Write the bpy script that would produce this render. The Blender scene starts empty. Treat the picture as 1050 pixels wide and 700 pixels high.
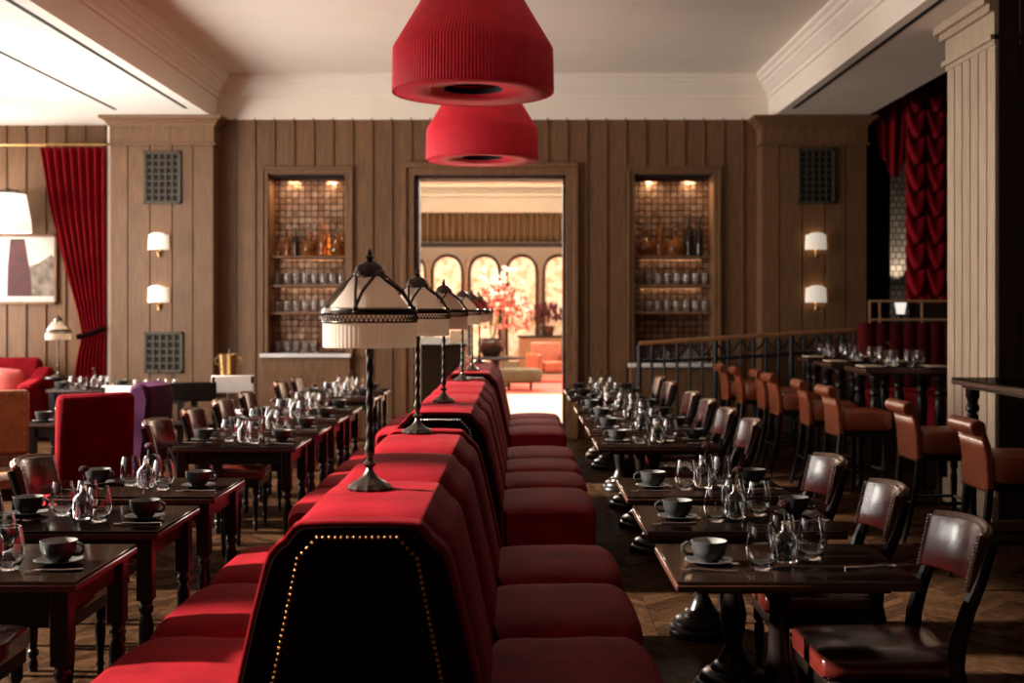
import bpy, bmesh, math, random
from mathutils import Vector, Matrix
random.seed(11)
PI = math.pi
scene = bpy.context.scene
COL = scene.collection
F = 1.28            # metres of depth per 0.001 of (metre per pixel)
EYE = 1.65
CX, CY = 531.0, 318.0

def WX(px, k): return (px - CX) * k * 1e-3
def WZ(py, k): return EYE - (py - CY) * k * 1e-3
def WY(k): return k * F

# ------------------------------------------------------------------ materials
def new_mat(name):
    m = bpy.data.materials.new(name); m.use_nodes = True
    nt = m.node_tree
    return m, nt, nt.nodes['Principled BSDF']

def mat(name, col, rough=0.5, metal=0.0, var=0.0, scale=20.0, sheen=0.0, sheen_col=None, bump=0.0, bscale=60.0,
        stretch=None, trans=0.0, ior=1.45, emit=None, estr=0.0, coat=0.0, spec=0.5, island=0.0, coords='Object'):
    m, nt, b = new_mat(name)
    b.inputs['Base Color'].default_value = (*col, 1)
    b.inputs['Roughness'].default_value = rough
    b.inputs['Metallic'].default_value = metal
    b.inputs['IOR'].default_value = ior
    b.inputs['Transmission Weight'].default_value = trans
    b.inputs['Coat Weight'].default_value = coat
    b.inputs['Coat Roughness'].default_value = 0.12
    b.inputs['Specular IOR Level'].default_value = spec
    if sheen:
        b.inputs['Sheen Weight'].default_value = sheen
        b.inputs['Sheen Roughness'].default_value = 0.35
        b.inputs['Sheen Tint'].default_value = (*(sheen_col or col), 1)
    if emit:
        b.inputs['Emission Color'].default_value = (*emit, 1)
        b.inputs['Emission Strength'].default_value = estr
    N, L = nt.nodes, nt.links
    if var or bump or island:
        tc = N.new('ShaderNodeTexCoord'); mp = N.new('ShaderNodeMapping')
        if stretch: mp.inputs['Scale'].default_value = stretch
        L.new(tc.outputs[coords], mp.inputs['Vector'])
    if var or island:
        nz = N.new('ShaderNodeTexNoise'); nz.inputs['Scale'].default_value = scale
        nz.inputs['Detail'].default_value = 5
        L.new(mp.outputs[0], nz.inputs['Vector'])
        ramp = N.new('ShaderNodeMapRange')
        ramp.inputs['From Min'].default_value = 0.3; ramp.inputs['From Max'].default_value = 0.7
        ramp.inputs['To Min'].default_value = 1 - var; ramp.inputs['To Max'].default_value = 1 + var
        L.new(nz.outputs['Fac'], ramp.inputs['Value'])
        val = ramp.outputs[0]
        if island:
            g = N.new('ShaderNodeNewGeometry')
            r2 = N.new('ShaderNodeMapRange')
            r2.inputs['To Min'].default_value = 1 - island; r2.inputs['To Max'].default_value = 1 + island
            L.new(g.outputs['Random Per Island'], r2.inputs['Value'])
            mu = N.new('ShaderNodeMath'); mu.operation = 'MULTIPLY'
            L.new(val, mu.inputs[0]); L.new(r2.outputs[0], mu.inputs[1]); val = mu.outputs[0]
        mx = N.new('ShaderNodeVectorMath'); mx.operation = 'SCALE'
        mx.inputs[0].default_value = col
        L.new(val, mx.inputs['Scale']); L.new(mx.outputs[0], b.inputs['Base Color'])
    if bump:
        n2 = N.new('ShaderNodeTexNoise'); n2.inputs['Scale'].default_value = bscale; n2.inputs['Detail'].default_value = 4
        L.new(mp.outputs[0], n2.inputs['Vector'])
        bp = N.new('ShaderNodeBump'); bp.inputs['Strength'].default_value = bump; bp.inputs['Distance'].default_value = 0.01
        L.new(n2.outputs['Fac'], bp.inputs['Height']); L.new(bp.outputs[0], b.inputs['Normal'])
    return m

M = {}
M['oak'] = mat('oak_panelling', (0.165, 0.082, 0.035), 0.5, var=0.28, scale=5, stretch=(9, 9, 0.6), island=0.1, bump=0.15, bscale=9)
M['oak_lit'] = mat('lit_oak_panelling', (0.52, 0.40, 0.285), 0.5, var=0.2, scale=5, stretch=(9, 9, 0.6), island=0.06, bump=0.15, bscale=9)  # oak paled to carry the daylight on the column's side
M['oak_dark'] = mat('dark_oak_panelling', (0.10, 0.055, 0.03), 0.6, var=0.2, scale=6, stretch=(9, 9, 0.6))  # darker oak tone for the recess back wall
M['walnut'] = mat('walnut_frame', (0.19, 0.095, 0.045), 0.38, var=0.3, scale=6, stretch=(8, 8, 1))
M['plaster'] = mat('ceiling_paint', (0.90, 0.81, 0.70), 0.85, var=0.02, scale=2)
M['plaster_soffit'] = mat('soffit_paint', (0.84, 0.77, 0.69), 0.85)
M['dark_plum'] = mat('dark_plum_surface', (0.035, 0.012, 0.012), 0.7, var=0.2, scale=3)
M['slot'] = mat('slot_black', (0.004, 0.004, 0.004), 0.8)
M['parquet'] = mat('parquet_wood', (0.036, 0.017, 0.008), 0.3, spec=0.35, var=0.35, scale=7, stretch=(3, 3, 1), island=0.5, bump=0.08, bscale=30)
M['velvet'] = mat('red_velvet', (0.155, 0.005, 0.0085), 0.85, spec=0.03, var=0.3, scale=5, sheen=0.10, sheen_col=(0.8, 0.08, 0.09), bump=0.12, bscale=25)
M['velvet_bench'] = mat('claret_bench_velvet', (0.075, 0.004, 0.006), 0.8, spec=0.1, var=0.2, scale=5)
M['velvet_dark'] = mat('dark_red_velvet', (0.008, 0.0006, 0.0008), 0.9, spec=0.05, var=0.2, scale=5, sheen=0.04, sheen_col=(0.5, 0.05, 0.05))
M['velvet_purple'] = mat('purple_velvet', (0.05, 0.008, 0.038), 0.75, spec=0.1, var=0.15, scale=6, sheen=0.3, sheen_col=(0.5, 0.2, 0.4))
M['curtain_red'] = mat('red_curtain_cloth', (0.22, 0.004, 0.010), 0.75, spec=0.1, var=0.15, scale=4, sheen=0.08, sheen_col=(0.8, 0.12, 0.12))
M['curtain_black'] = mat('black_curtain_cloth', (0.01, 0.008, 0.01), 0.85, var=0.2, scale=4)
M['pendant_red'] = mat('red_pleated_silk', (0.86, 0.018, 0.045), 0.6, var=0.08, scale=8, sheen=0.3, sheen_col=(1, 0.3, 0.3))
M['leather_ox'] = mat('oxblood_leather', (0.075, 0.010, 0.007), 0.26, var=0.25, scale=9, bump=0.08, bscale=120, coat=0.45)
M['leather_tan'] = mat('cognac_leather', (0.25, 0.055, 0.021), 0.36, var=0.25, scale=8, bump=0.15, bscale=120, coat=0.15)
M['leather_stud'] = mat('tan_studded_leather', (0.42, 0.17, 0.06), 0.4, var=0.2, scale=10, bump=0.1, bscale=90)
M['leather_white'] = mat('pale_leather', (0.62, 0.55, 0.5), 0.45, var=0.06, scale=8)
M['ebony'] = mat('ebonised_wood', (0.007, 0.0045, 0.0035), 0.3, spec=0.3, var=0.25, scale=6, stretch=(4, 4, 1))
M['rail_wood'] = mat('rail_oak', (0.27, 0.12, 0.05), 0.35, var=0.25, scale=5, stretch=(1, 6, 6))
M['top'] = mat('dark_tabletop', (0.009, 0.0045, 0.003), 0.18, spec=0.1, var=0.3, scale=5, stretch=(1, 9, 1))
def sheen_top(m, w, rough):
    nt = m.node_tree; N, L = nt.nodes, nt.links; b = N['Principled BSDF']; out = N['Material Output']
    b.inputs['Specular IOR Level'].default_value = 0.0; b.inputs['IOR'].default_value = 1.001
    g = N.new('ShaderNodeBsdfGlossy'); g.inputs['Roughness'].default_value = rough; g.inputs['Color'].default_value = (1, 0.95, 0.9, 1)
    mx = N.new('ShaderNodeMixShader'); mx.inputs[0].default_value = w
    L.new(b.outputs[0], mx.inputs[1]); L.new(g.outputs[0], mx.inputs[2]); L.new(mx.outputs[0], out.inputs['Surface'])
sheen_top(M['top'], 0.10, 0.13); sheen_top(M['parquet'], 0.035, 0.25)
M['top_edge'] = mat('tabletop_edge_wood', (0.05, 0.016, 0.009), 0.3, var=0.25, scale=6, stretch=(6, 1, 1))
M['bronze'] = mat('dark_bronze', (0.10, 0.082, 0.068), 0.26, metal=0.9, var=0.25, scale=30)
M['pewter'] = mat('worn_pewter', (0.30, 0.27, 0.24), 0.28, metal=0.9, var=0.3, scale=30)
M['iron'] = mat('black_iron', (0.012, 0.012, 0.014), 0.45, metal=0.3, var=0.2, scale=20)
M['brass'] = mat('brass', (0.62, 0.38, 0.16), 0.28, metal=1.0, var=0.1, scale=20)
M['brass_satin'] = mat('satin_brass', (0.62, 0.36, 0.2), 0.5, metal=0.5, var=0.1, scale=20)
M['nail'] = mat('brass_nail', (0.40, 0.17, 0.065), 0.3, metal=1.0, var=0.1, scale=50)
M['nail_steel'] = mat('pewter_nail', (0.6, 0.52, 0.46), 0.3, metal=1.0, var=0.1, scale=50)
M['steel'] = mat('cutlery_steel', (0.75, 0.72, 0.68), 0.16, metal=1.0, var=0.05, scale=30)
M['glass'] = mat('clear_glass', (1, 1, 1), 0.0, trans=1.0, ior=1.47)
M['bar_glass'] = mat('sparkling_bar_glass', (0.96, 0.94, 0.92), 0.05, trans=0.9, ior=1.45)
M['amber'] = mat('amber_decanter_glass', (0.75, 0.28, 0.06), 0.02, trans=0.85, ior=1.45, var=0.15, scale=6)
M['dark_bottle'] = mat('dark_bottle_glass', (0.02, 0.012, 0.008), 0.08, var=0.2, scale=6)
M['cup'] = mat('charcoal_glaze', (0.03, 0.029, 0.028), 0.42, var=0.15, scale=15)
M['cup_in'] = mat('grey_glaze', (0.22, 0.21, 0.19), 0.45, var=0.08, scale=15)
M['saucer'] = mat('saucer_glaze', (0.045, 0.043, 0.042), 0.35, var=0.15, scale=15)
M['flower'] = mat('burgundy_petal', (0.06, 0.004, 0.010), 0.7, var=0.3, scale=40)
M['stem'] = mat('green_stem', (0.05, 0.06, 0.02), 0.6, var=0.2, scale=30)
M['shade'] = mat('cream_pleated_silk', (0.90, 0.78, 0.64), 0.8, var=0.05, scale=12, trans=0.0)
M['shade_red_lit'] = mat('red_lit_pleated_silk', (0.62, 0.13, 0.10), 0.8, var=0.06, scale=12)  # cone silk tinted pink for the red light falling on it
def translucent(m, f):
    nt = m.node_tree; N, L = nt.nodes, nt.links; b = N['Principled BSDF']; out = N['Material Output']
    tr = N.new('ShaderNodeBsdfTranslucent'); mx = N.new('ShaderNodeMixShader'); mx.inputs[0].default_value = f
    src = b.inputs['Base Color'].links[0].from_socket if b.inputs['Base Color'].links else None
    if src: L.new(src, tr.inputs['Color'])
    else: tr.inputs['Color'].default_value = b.inputs['Base Color'].default_value
    L.new(b.outputs[0], mx.inputs[1]); L.new(tr.outputs[0], mx.inputs[2]); L.new(mx.outputs[0], out.inputs['Surface'])
translucent(M['pendant_red'], 0.15); translucent(M['shade'], 0.5); translucent(M['shade_red_lit'], 0.4)
M['sconce'] = mat('lit_sconce_paper', (0.9, 0.85, 0.75), 0.8, emit=(1, 0.86, 0.68), estr=0.38, var=0.03, scale=10)
M['marble'] = mat('white_marble', (0.78, 0.75, 0.72), 0.25, var=0.1, scale=4)
M['paper'] = mat('menu_card', (0.62, 0.5, 0.36), 0.7, var=0.05, scale=10)
M['white'] = mat('white_paint', (0.8, 0.78, 0.74), 0.5, var=0.03, scale=8)
M['grille'] = mat('grille_bronze', (0.06, 0.047, 0.03), 0.5, metal=0.2, var=0.15, scale=20)
M['grille_back'] = mat('grille_void', (0.01, 0.008, 0.006), 0.8)
M['cream_wall'] = mat('cream_wall', (0.90, 0.85, 0.75), 0.8, var=0.03, scale=3)
M['gold_cloth'] = mat('gold_pelmet_cloth', (0.085, 0.052, 0.02), 0.7, var=0.2, scale=6, stretch=(6, 6, 1))
M['rug'] = mat('red_rug', (0.5, 0.07, 0.05), 0.9, var=0.3, scale=5, bump=0.2, bscale=80)
M['stone_floor'] = mat('pale_stone_floor', (0.72, 0.55, 0.40), 0.3, var=0.08, scale=3)
M['olive'] = mat('olive_upholstery', (0.06, 0.042, 0.016), 0.7, var=0.2, scale=7)
M['petals_pink'] = mat('pink_blossom', (0.78, 0.16, 0.13), 0.7, var=0.3, scale=25, island=0.4)
M['petals_white'] = mat('cream_blossom', (0.9, 0.78, 0.66), 0.7, var=0.1, scale=25, island=0.15)
M['leaf'] = mat('dark_leaf', (0.05, 0.06, 0.02), 0.6, var=0.3, scale=20)
M['cushion'] = mat('rose_cushion', (0.55, 0.12, 0.10), 0.8, var=0.15, scale=10, sheen=0.3, sheen_col=(0.9, 0.4, 0.35))
M['art_red'] = mat('print_ink_red', (0.05, 0.006, 0.008), 0.6, var=0.5, scale=5)
M['art_sky'] = mat('print_ink_sky', (0.50, 0.46, 0.42), 0.5, var=0.12, scale=3)
M['art_land'] = mat('print_ink_landscape', (0.15, 0.115, 0.085), 0.5, var=0.7, scale=7)
M['lit_shade'] = mat('lit_lamp_shade', (0.95, 0.9, 0.82), 0.8, emit=(1, 0.92, 0.82), estr=0.85, var=0.02, scale=8)
M['bright_white'] = mat('plain_white_card', (0.9, 0.9, 0.92), 0.5, var=0.02, scale=8)  # even white card colour

def stone_mat():
    m, nt, b = new_mat('rough_stone_tile'); N, L = nt.nodes, nt.links
    tc = N.new('ShaderNodeTexCoord'); mp = N.new('ShaderNodeMapping')
    mp.inputs['Rotation'].default_value = (PI/2, 0, 0)
    L.new(tc.outputs['Object'], mp.inputs['Vector'])
    br = N.new('ShaderNodeTexBrick'); br.inputs['Scale'].default_value = 6
    br.inputs['Color1'].default_value = (0.34, 0.29, 0.24, 1); br.inputs['Color2'].default_value = (0.20, 0.17, 0.14, 1)
    br.inputs['Mortar'].default_value = (0.05, 0.04, 0.035, 1); br.inputs['Mortar Size'].default_value = 0.05
    br.inputs['Brick Width'].default_value = 0.5; br.inputs['Row Height'].default_value = 0.5
    L.new(mp.outputs[0], br.inputs['Vector']); L.new(br.outputs['Color'], b.inputs['Base Color'])
    b.inputs['Roughness'].default_value = 0.7
    return m
M['stone'] = stone_mat()

def mirror_mat():
    m, nt, b = new_mat('leaded_antique_mirror'); N, L = nt.nodes, nt.links
    tc = N.new('ShaderNodeTexCoord'); mp = N.new('ShaderNodeMapping')
    mp.inputs['Rotation'].default_value = (PI/2, 0, 0)
    L.new(tc.outputs['Object'], mp.inputs['Vector'])
    br = N.new('ShaderNodeTexBrick'); br.inputs['Scale'].default_value = 6.5
    br.offset = 0.0
    br.inputs['Color1'].default_value = (0.50, 0.33, 0.23, 1); br.inputs['Color2'].default_value = (0.30, 0.15, 0.09, 1)
    br.inputs['Mortar'].default_value = (0.07, 0.04, 0.025, 1); br.inputs['Mortar Size'].default_value = 0.05
    br.inputs['Brick Width'].default_value = 0.55; br.inputs['Row Height'].default_value = 0.55
    L.new(mp.outputs[0], br.inputs['Vector']); L.new(br.outputs['Color'], b.inputs['Base Color'])
    b.inputs['Metallic'].default_value = 0.75
    b.inputs['Roughness'].default_value = 0.25
    nz = N.new('ShaderNodeTexNoise'); nz.inputs['Scale'].default_value = 9
    L.new(mp.outputs[0], nz.inputs['Vector'])
    bp = N.new('ShaderNodeBump'); bp.inputs['Strength'].default_value = 0.35; bp.inputs['Distance'].default_value = 0.02
    L.new(nz.outputs['Fac'], bp.inputs['Height']); L.new(bp.outputs[0], b.inputs['Normal'])
    return m
M['mirror'] = mirror_mat()

def floral_mat():
    m, nt, b = new_mat('blossom_wallpaper'); N, L = nt.nodes, nt.links
    tc = N.new('ShaderNodeTexCoord')
    vo = N.new('ShaderNodeTexVoronoi'); vo.inputs['Scale'].default_value = 7
    nz = N.new('ShaderNodeTexNoise'); nz.inputs['Scale'].default_value = 1.6; nz.inputs['Detail'].default_value = 6
    L.new(tc.outputs['Object'], vo.inputs['Vector']); L.new(tc.outputs['Object'], nz.inputs['Vector'])
    mu = N.new('ShaderNodeMath'); mu.operation = 'MULTIPLY'
    L.new(vo.outputs['Distance'], mu.inputs[0]); L.new(nz.outputs['Fac'], mu.inputs[1])
    cr = N.new('ShaderNodeValToRGB')
    cr.color_ramp.elements[0].position = 0.16; cr.color_ramp.elements[0].color = (0.92, 0.84, 0.70, 1)
    cr.color_ramp.elements[1].position = 0.48; cr.color_ramp.elements[1].color = (0.62, 0.34, 0.18, 1)
    L.new(mu.outputs[0], cr.inputs['Fac']); L.new(cr.outputs['Color'], b.inputs['Base Color'])
    b.inputs['Roughness'].default_value = 0.7
    return m
M['floral'] = floral_mat()

# ------------------------------------------------------------------ mesh builder
class MB:
    def __init__(s): s.v = []; s.f = []
    def add(s, vs, fs):
        b = len(s.v); s.v += [tuple(p) for p in vs]; s.f += [tuple(b + i for i in f) for f in fs]; return s
    def box(s, x0, x1, y0, y1, z0, z1):
        vs = [(x, y, z) for z in (z0, z1) for y in (y0, y1) for x in (x0, x1)]
        return s.add(vs, [(0, 2, 3, 1), (4, 5, 7, 6), (0, 1, 5, 4), (2, 6, 7, 3), (0, 4, 6, 2), (1, 3, 7, 5)])
    def bar(s, p, q, w, h=None, up=(0, 0, 1)):
        p, q = Vector(p), Vector(q); h = h or w; d = (q - p).normalized(); u = Vector(up)
        if abs(d.dot(u)) > 0.98: u = Vector((0, 1, 0))
        sd = d.cross(u).normalized(); u = sd.cross(d)
        vs = []
        for c in (p, q):
            for a, b in ((-1, -1), (1, -1), (1, 1), (-1, 1)): vs.append(c + sd * a * w / 2 + u * b * h / 2)
        return s.add(vs, [(0, 1, 2, 3), (7, 6, 5, 4), (0, 4, 5, 1), (1, 5, 6, 2), (2, 6, 7, 3), (3, 7, 4, 0)])
    def lathe(s, prof, seg=20, c=(0, 0, 0), rf=None, closed=False):
        vs, rings = [], []
        for r, z in prof:
            if r <= 1e-6: rings.append([len(vs)]); vs.append((c[0], c[1], c[2] + z))
            else:
                ring = []
                for i in range(seg):
                    a = 2 * PI * i / seg; rr = r * (rf(a, z) if rf else 1)
                    ring.append(len(vs)); vs.append((c[0] + rr * math.cos(a), c[1] + rr * math.sin(a), c[2] + z))
                rings.append(ring)
        fs = []
        prs = list(zip(rings, rings[1:]))
        if closed: prs.append((rings[-1], rings[0]))
        for A, B in prs:
            for i in range(seg):
                j = (i + 1) % seg
                if len(A) == 1 and len(B) == 1: continue
                if len(A) == 1: fs.append((A[0], B[j], B[i]))
                elif len(B) == 1: fs.append((A[i], A[j], B[0]))
                else: fs.append((A[i], A[j], B[j], B[i]))
        if not closed:
            for R in (rings[0], rings[-1]):
                if len(R) > 1: fs.append(tuple(R))
        return s.add(vs, fs)
    def shell(s, prof, seg=20, c=(0, 0, 0), rf=None): # lathe without caps
        b = len(s.f); s.lathe(prof, seg, c, rf); n = len(s.f)
        k = sum(1 for R in (prof[0], prof[-1]) if R[0] > 1e-6)
        if k: s.f = s.f[:n - k]
        return s
    def tube(s, pts, r, seg=8):
        pts = [Vector(p) for p in pts]; n = len(pts)
        rs = r if isinstance(r, (list, tuple)) else [r] * n
        vs = []; u = None
        for i, p in enumerate(pts):
            d = (pts[min(i + 1, n - 1)] - pts[max(i - 1, 0)]).normalized()
            if u is None:
                u = Vector((0, 0, 1)) if abs(d.z) < 0.9 else Vector((0, 1, 0))
            u = (u - d * u.dot(d)).normalized(); w = d.cross(u)
            for k in range(seg):
                a = 2 * PI * k / seg; vs.append(p + (u * math.cos(a) + w * math.sin(a)) * rs[i])
        fs = []
        for i in range(n - 1):
            for k in range(seg):
                j = (k + 1) % seg; fs.append((i * seg + k, i * seg + j, (i + 1) * seg + j, (i + 1) * seg + k))
        fs += [tuple(range(seg - 1, -1, -1)), tuple((n - 1) * seg + k for k in range(seg))]
        return s.add(vs, fs)
    def grid(s, fn, nu, nv):
        vs = [fn(i / nu, j / nv) for j in range(nv + 1) for i in range(nu + 1)]
        w = nu + 1
        return s.add(vs, [(j * w + i, j * w + i + 1, (j + 1) * w + i + 1, (j + 1) * w + i) for j in range(nv) for i in range(nu)])
    def prism_y(s, prof, y0, y1):
        n = len(prof)
        vs = [(x, y0, z) for x, z in prof] + [(x, y1, z) for x, z in prof]
        fs = [(i, (i + 1) % n, n + (i + 1) % n, n + i) for i in range(n)] + [tuple(range(n - 1, -1, -1)), tuple(range(n, 2 * n))]
        return s.add(vs, fs)
    def prism_x(s, prof, x0, x1):
        n = len(prof)
        vs = [(x0, y, z) for y, z in prof] + [(x1, y, z) for y, z in prof]
        fs = [(i, (i + 1) % n, n + (i + 1) % n, n + i) for i in range(n)] + [tuple(range(n - 1, -1, -1)), tuple(range(n, 2 * n))]
        return s.add(vs, fs)
    def pillow(s, prof, y0, y1, e=0.02, n=10, c=None, power=6):
        if c is None:
            c = (sum(p[0] for p in prof) / len(prof), sum(p[1] for p in prof) / len(prof))
        m = len(prof); vs = []
        for j in range(n + 1):
            t = j / n; t = 0.5 - 0.5 * math.cos(PI * t)
            ins = e * abs(2 * t - 1) ** power
            for x, z in prof:
                dx, dz = x - c[0], z - c[1]; l = math.hypot(dx, dz)
                f = max(0.0, 1 - ins / l); vs.append((c[0] + dx * f, y0 + (y1 - y0) * t, c[1] + dz * f))
        fs = [(j * m + i, j * m + (i + 1) % m, (j + 1) * m + (i + 1) % m, (j + 1) * m + i) for j in range(n) for i in range(m)]
        fs += [tuple(range(m - 1, -1, -1)), tuple(n * m + i for i in range(m))]
        return s.add(vs, fs)
    def ball(s, c, r, seg=8, sz=1.0):
        n = max(4, seg // 2 + 1)
        return s.lathe([(r * math.sin(PI * i / n) if 0 < i < n else 0, -r * sz * math.cos(PI * i / n)) for i in range(n + 1)], seg, c)
    def xf(s, mtx, start=0):
        s.v[start:] = [tuple(mtx @ Vector(p)) for p in s.v[start:]]; return s
    def build(s, name, m, parent=None, bevel=0, smooth=True, solid=0, sub=0, angle=40):
        me = bpy.data.meshes.new(name); bm = bmesh.new()
        bv = [bm.verts.new(p) for p in s.v]
        for f in s.f:
            try: bm.faces.new([bv[i] for i in f])
            except ValueError: pass
        bmesh.ops.recalc_face_normals(bm, faces=bm.faces); bm.to_mesh(me); bm.free()
        me.materials.append(M[m] if isinstance(m, str) else m)
        if smooth:
            for p in me.polygons: p.use_smooth = True
            me.set_sharp_from_angle(angle=math.radians(angle))
        o = bpy.data.objects.new(name, me); COL.objects.link(o)
        if parent: o.parent = parent
        if solid:
            md = o.modifiers.new('thick', 'SOLIDIFY'); md.thickness = solid; md.offset = 0
        if bevel:
            md = o.modifiers.new('soft', 'BEVEL'); md.width = bevel; md.segments = 2; md.limit_method = 'ANGLE'
            md.angle_limit = math.radians(50)
        if sub:
            md = o.modifiers.new('sub', 'SUBSURF'); md.levels = sub; md.render_levels = sub
        return o

def tag(o, label, cat, group=None):
    o['label'] = label; o['category'] = cat
    if group: o['group'] = group
    return o
def thing(name, label, cat, loc=(0, 0, 0), rz=0, group=None):
    o = bpy.data.objects.new(name, None); COL.objects.link(o)
    o.location = loc; o.rotation_euler = (0, 0, rz); o.empty_display_size = 0.1
    return tag(o, label, cat, group)
def struct(mb, name, m, **k):
    o = mb.build(name, m, **k); o['kind'] = 'structure'; return o
def kids(o): return [c for c in KIDS.get(o.name, [])]
KIDS = {}
def index_kids():
    KIDS.clear()
    for o in bpy.data.objects:
        if o.parent: KIDS.setdefault(o.parent.name, []).append(o)
def copy_tree(o, parent=None):
    c = o.copy(); COL.objects.link(c)
    if parent: c.parent = parent
    for ch in kids(o): copy_tree(ch, c)
    return c
def dup(o, loc, rz=0, label=None, group=None, s=None):
    c = copy_tree(o); c.location = loc; c.rotation_euler = (0, 0, rz)
    if label: c['label'] = label
    if group: c['group'] = group
    if s: c.scale = (s, s, s)
    return c
class Proto:
    """first use moves the original, the next ones copy it"""
    def __init__(s, root): s.o = root; s.used = False
    def put(s, loc, rz, label, group=None, sc=None):
        if not s.used:
            s.used = True; o = s.o; o.location = loc; o.rotation_euler = (0, 0, rz); o['label'] = label
            if group: o['group'] = group
            if sc: o.scale = (sc, sc, sc)
            return o
        return dup(s.o, loc, rz, label, group, sc)

# ------------------------------------------------------------------ room shell
YB = 16.13      # back wall face
YL = 16.62      # alcove wall left
XL, XR = -7.6, 7.0
ZS, ZC = 4.11, 4.67
BX0, BX1 = -3.90, 3.26
DOOR = (WX(425, 12.6), WX(580, 12.6), 0.0, WZ(180, 12.6))
NL = (WX(275, 12.6), WX(355, 12.6), WZ(362, 12.6), WZ(178, 12.6))
NR = (WX(650, 12.6), WX(732, 12.6), WZ(372, 12.6), WZ(178, 12.6))

# floor: herringbone planks, one surface
fl = MB(); L_, W_ = 0.42, 0.07
def plank(cx, cy, ang, l, w, z=0.0):
    c, s_ = math.cos(ang), math.sin(ang); g = 0.0012
    pts = []
    for a, b in ((-1, -1), (1, -1), (1, 1), (-1, 1)):
        u, v = a * (l / 2 - g), b * (w / 2 - g); pts.append((cx + u * c - v * s_, cy + u * s_ + v * c, z))
    fl.add(pts, [(0, 1, 2, 3)])
r2 = math.sqrt(0.5)
def herring():
    ca = PI / 4
    step = W_ / r2            # distance along y between planks of one zig
    half = (L_ - W_) * r2 / 2 + W_ * r2 / 2
    colw = L_ * r2
    x = -7.6; i = 0
    while x < 7.0:
        y = -4.0
        an = ca if i % 2 == 0 else -ca
        off = 0 if i % 2 == 0 else 0
        while y < 16.4:
            # parallelogram plank cut to the column so that columns meet cleanly
            y0 = y; dy = colw * (1 if i % 2 == 0 else -1)
            g = 0.0015
            fl.add([(x + g, y0 + g, 0), (x + colw - g, y0 + dy + g, 0), (x + colw - g, y0 + dy + step - g, 0), (x + g, y0 + step - g, 0)], [(0, 1, 2, 3)])
            y += step
        x += colw; i += 1
herring()
fl.box(XL, XR, -4, 16.5, -0.2, -0.003)
struct(fl, 'floor', 'parquet', smooth=False)

# ceilings
c = MB(); c.box(BX0 - 0.1, BX1 + 0.1, -4, YB + 0.4, ZC, ZC + 0.15)
struct(c, 'ceiling', 'plaster')
c = MB(); c.box(-5.3, BX0, -4, YL + 0.3, ZS, ZS + 0.6); c.box(XL, -5.3, 13.0, YL + 0.3, ZS, ZS + 0.6); c.box(-6.4, -5.3, -4, 13.0, 4.7, 4.9); struct(c, 'trim_1', 'plaster_soffit')  # soffit cut back and raised out of view to let the sun through
c = MB(); c.box(BX1, 4.42, -4, 16.3, ZS, ZS + 0.9); struct(c, 'trim_2', 'plaster')
c = MB(); c.box(4.42, XR, -4, YL + 0.3, 5.0, 5.15); struct(c, 'trim_3', 'dark_plum')
# cornice: fascia and stepped crown, profile = (projection into the coffer, z)
CP = [(0.02, ZS), (0.02, 4.38), (0.045, 4.385), (0.045, 4.43), (0.07, 4.45), (0.10, 4.50), (0.135, 4.53), (0.135, 4.56),
      (0.165, 4.57), (0.185, 4.61), (0.22, 4.63), (0.22, ZC), (0, ZC), (0, ZS)]
c = MB(); c.prism_x([(YB - d + 0.0, z) for d, z in CP], BX0, BX1); struct(c, 'trim_4', 'plaster', angle=20)
c = MB(); c.prism_y([(BX0 + d, z) for d, z in CP], -4, YB); struct(c, 'trim_5', 'plaster', angle=20)
c = MB(); c.prism_y([(BX1 - d, z) for d, z in CP], -4, YB); struct(c, 'trim_6', 'plaster', angle=20)
# linear slot diffusers in the soffits
for i, (x, y1) in enumerate(((-4.04, 15.2), (-4.93, 15.3), (3.36, 15.2))):
    c = MB(); c.box(x - 0.022, x + 0.022, -3, y1, ZS - 0.004, ZS + 0.02)
    struct(c, 'trim_%d' % (7 + i), 'slot')

def board_wall(mb, x0, x1, y, z0, z1, openings=(), pitch=0.252, depth=0.3, face=-1):
    """boards with proud battens over their joints; face -1 looks towards -y"""
    xs = [x0]
    while xs[-1] + pitch * 1.4 < x1: xs.append(xs[-1] + pitch)
    xs.append(x1)
    cuts = sorted(set([x0, x1] + [e for o in openings for e in o[:2] if x0 < e < x1]))
    def spans(a, b):
        s = [(z0, z1)]
        for ox0, ox1, oz0, oz1 in openings:
            if a < ox1 - 1e-4 and b > ox0 + 1e-4:
                r = []
                for p, q in s:
                    if oz0 > p: r.append((p, min(q, oz0)))
                    if oz1 < q: r.append((max(p, oz1), q))
                s = [k for k in r if k[1] - k[0] > 1e-3]
        return s
    pieces = sorted(set(xs + cuts))
    for a, b in zip(pieces, pieces[1:]):
        for p, q in spans(a, b): mb.box(a, b, y, y + depth, p, q)
    for x in xs[1:-1]:
        for p, q in spans(x - 0.011, x + 0.011): mb.box(x - 0.009, x + 0.009, y - 0.022, y, p, q)
w = MB()
board_wall(w, -3.9, 3.3, YB, 0, ZS + 0.02, (DOOR, NL, NR))
struct(w, 'wall_back', 'oak', smooth=False)
w = MB(); board_wall(w, XL, -3.8, YL, 0, ZS + 0.02, pitch=0.262); struct(w, 'wall_alcove', 'oak', smooth=False)
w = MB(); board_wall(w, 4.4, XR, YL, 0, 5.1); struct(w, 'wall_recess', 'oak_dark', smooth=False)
w = MB(); w.box(XR, XR + 0.2, -4, YL + 0.3, 0, 5.1); struct(w, 'wall_right', 'dark_plum')
w = MB(); w.box(XL, XR, -4.2, -4, 0, 5.1); struct(w, 'wall_front', 'dark_plum')
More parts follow.
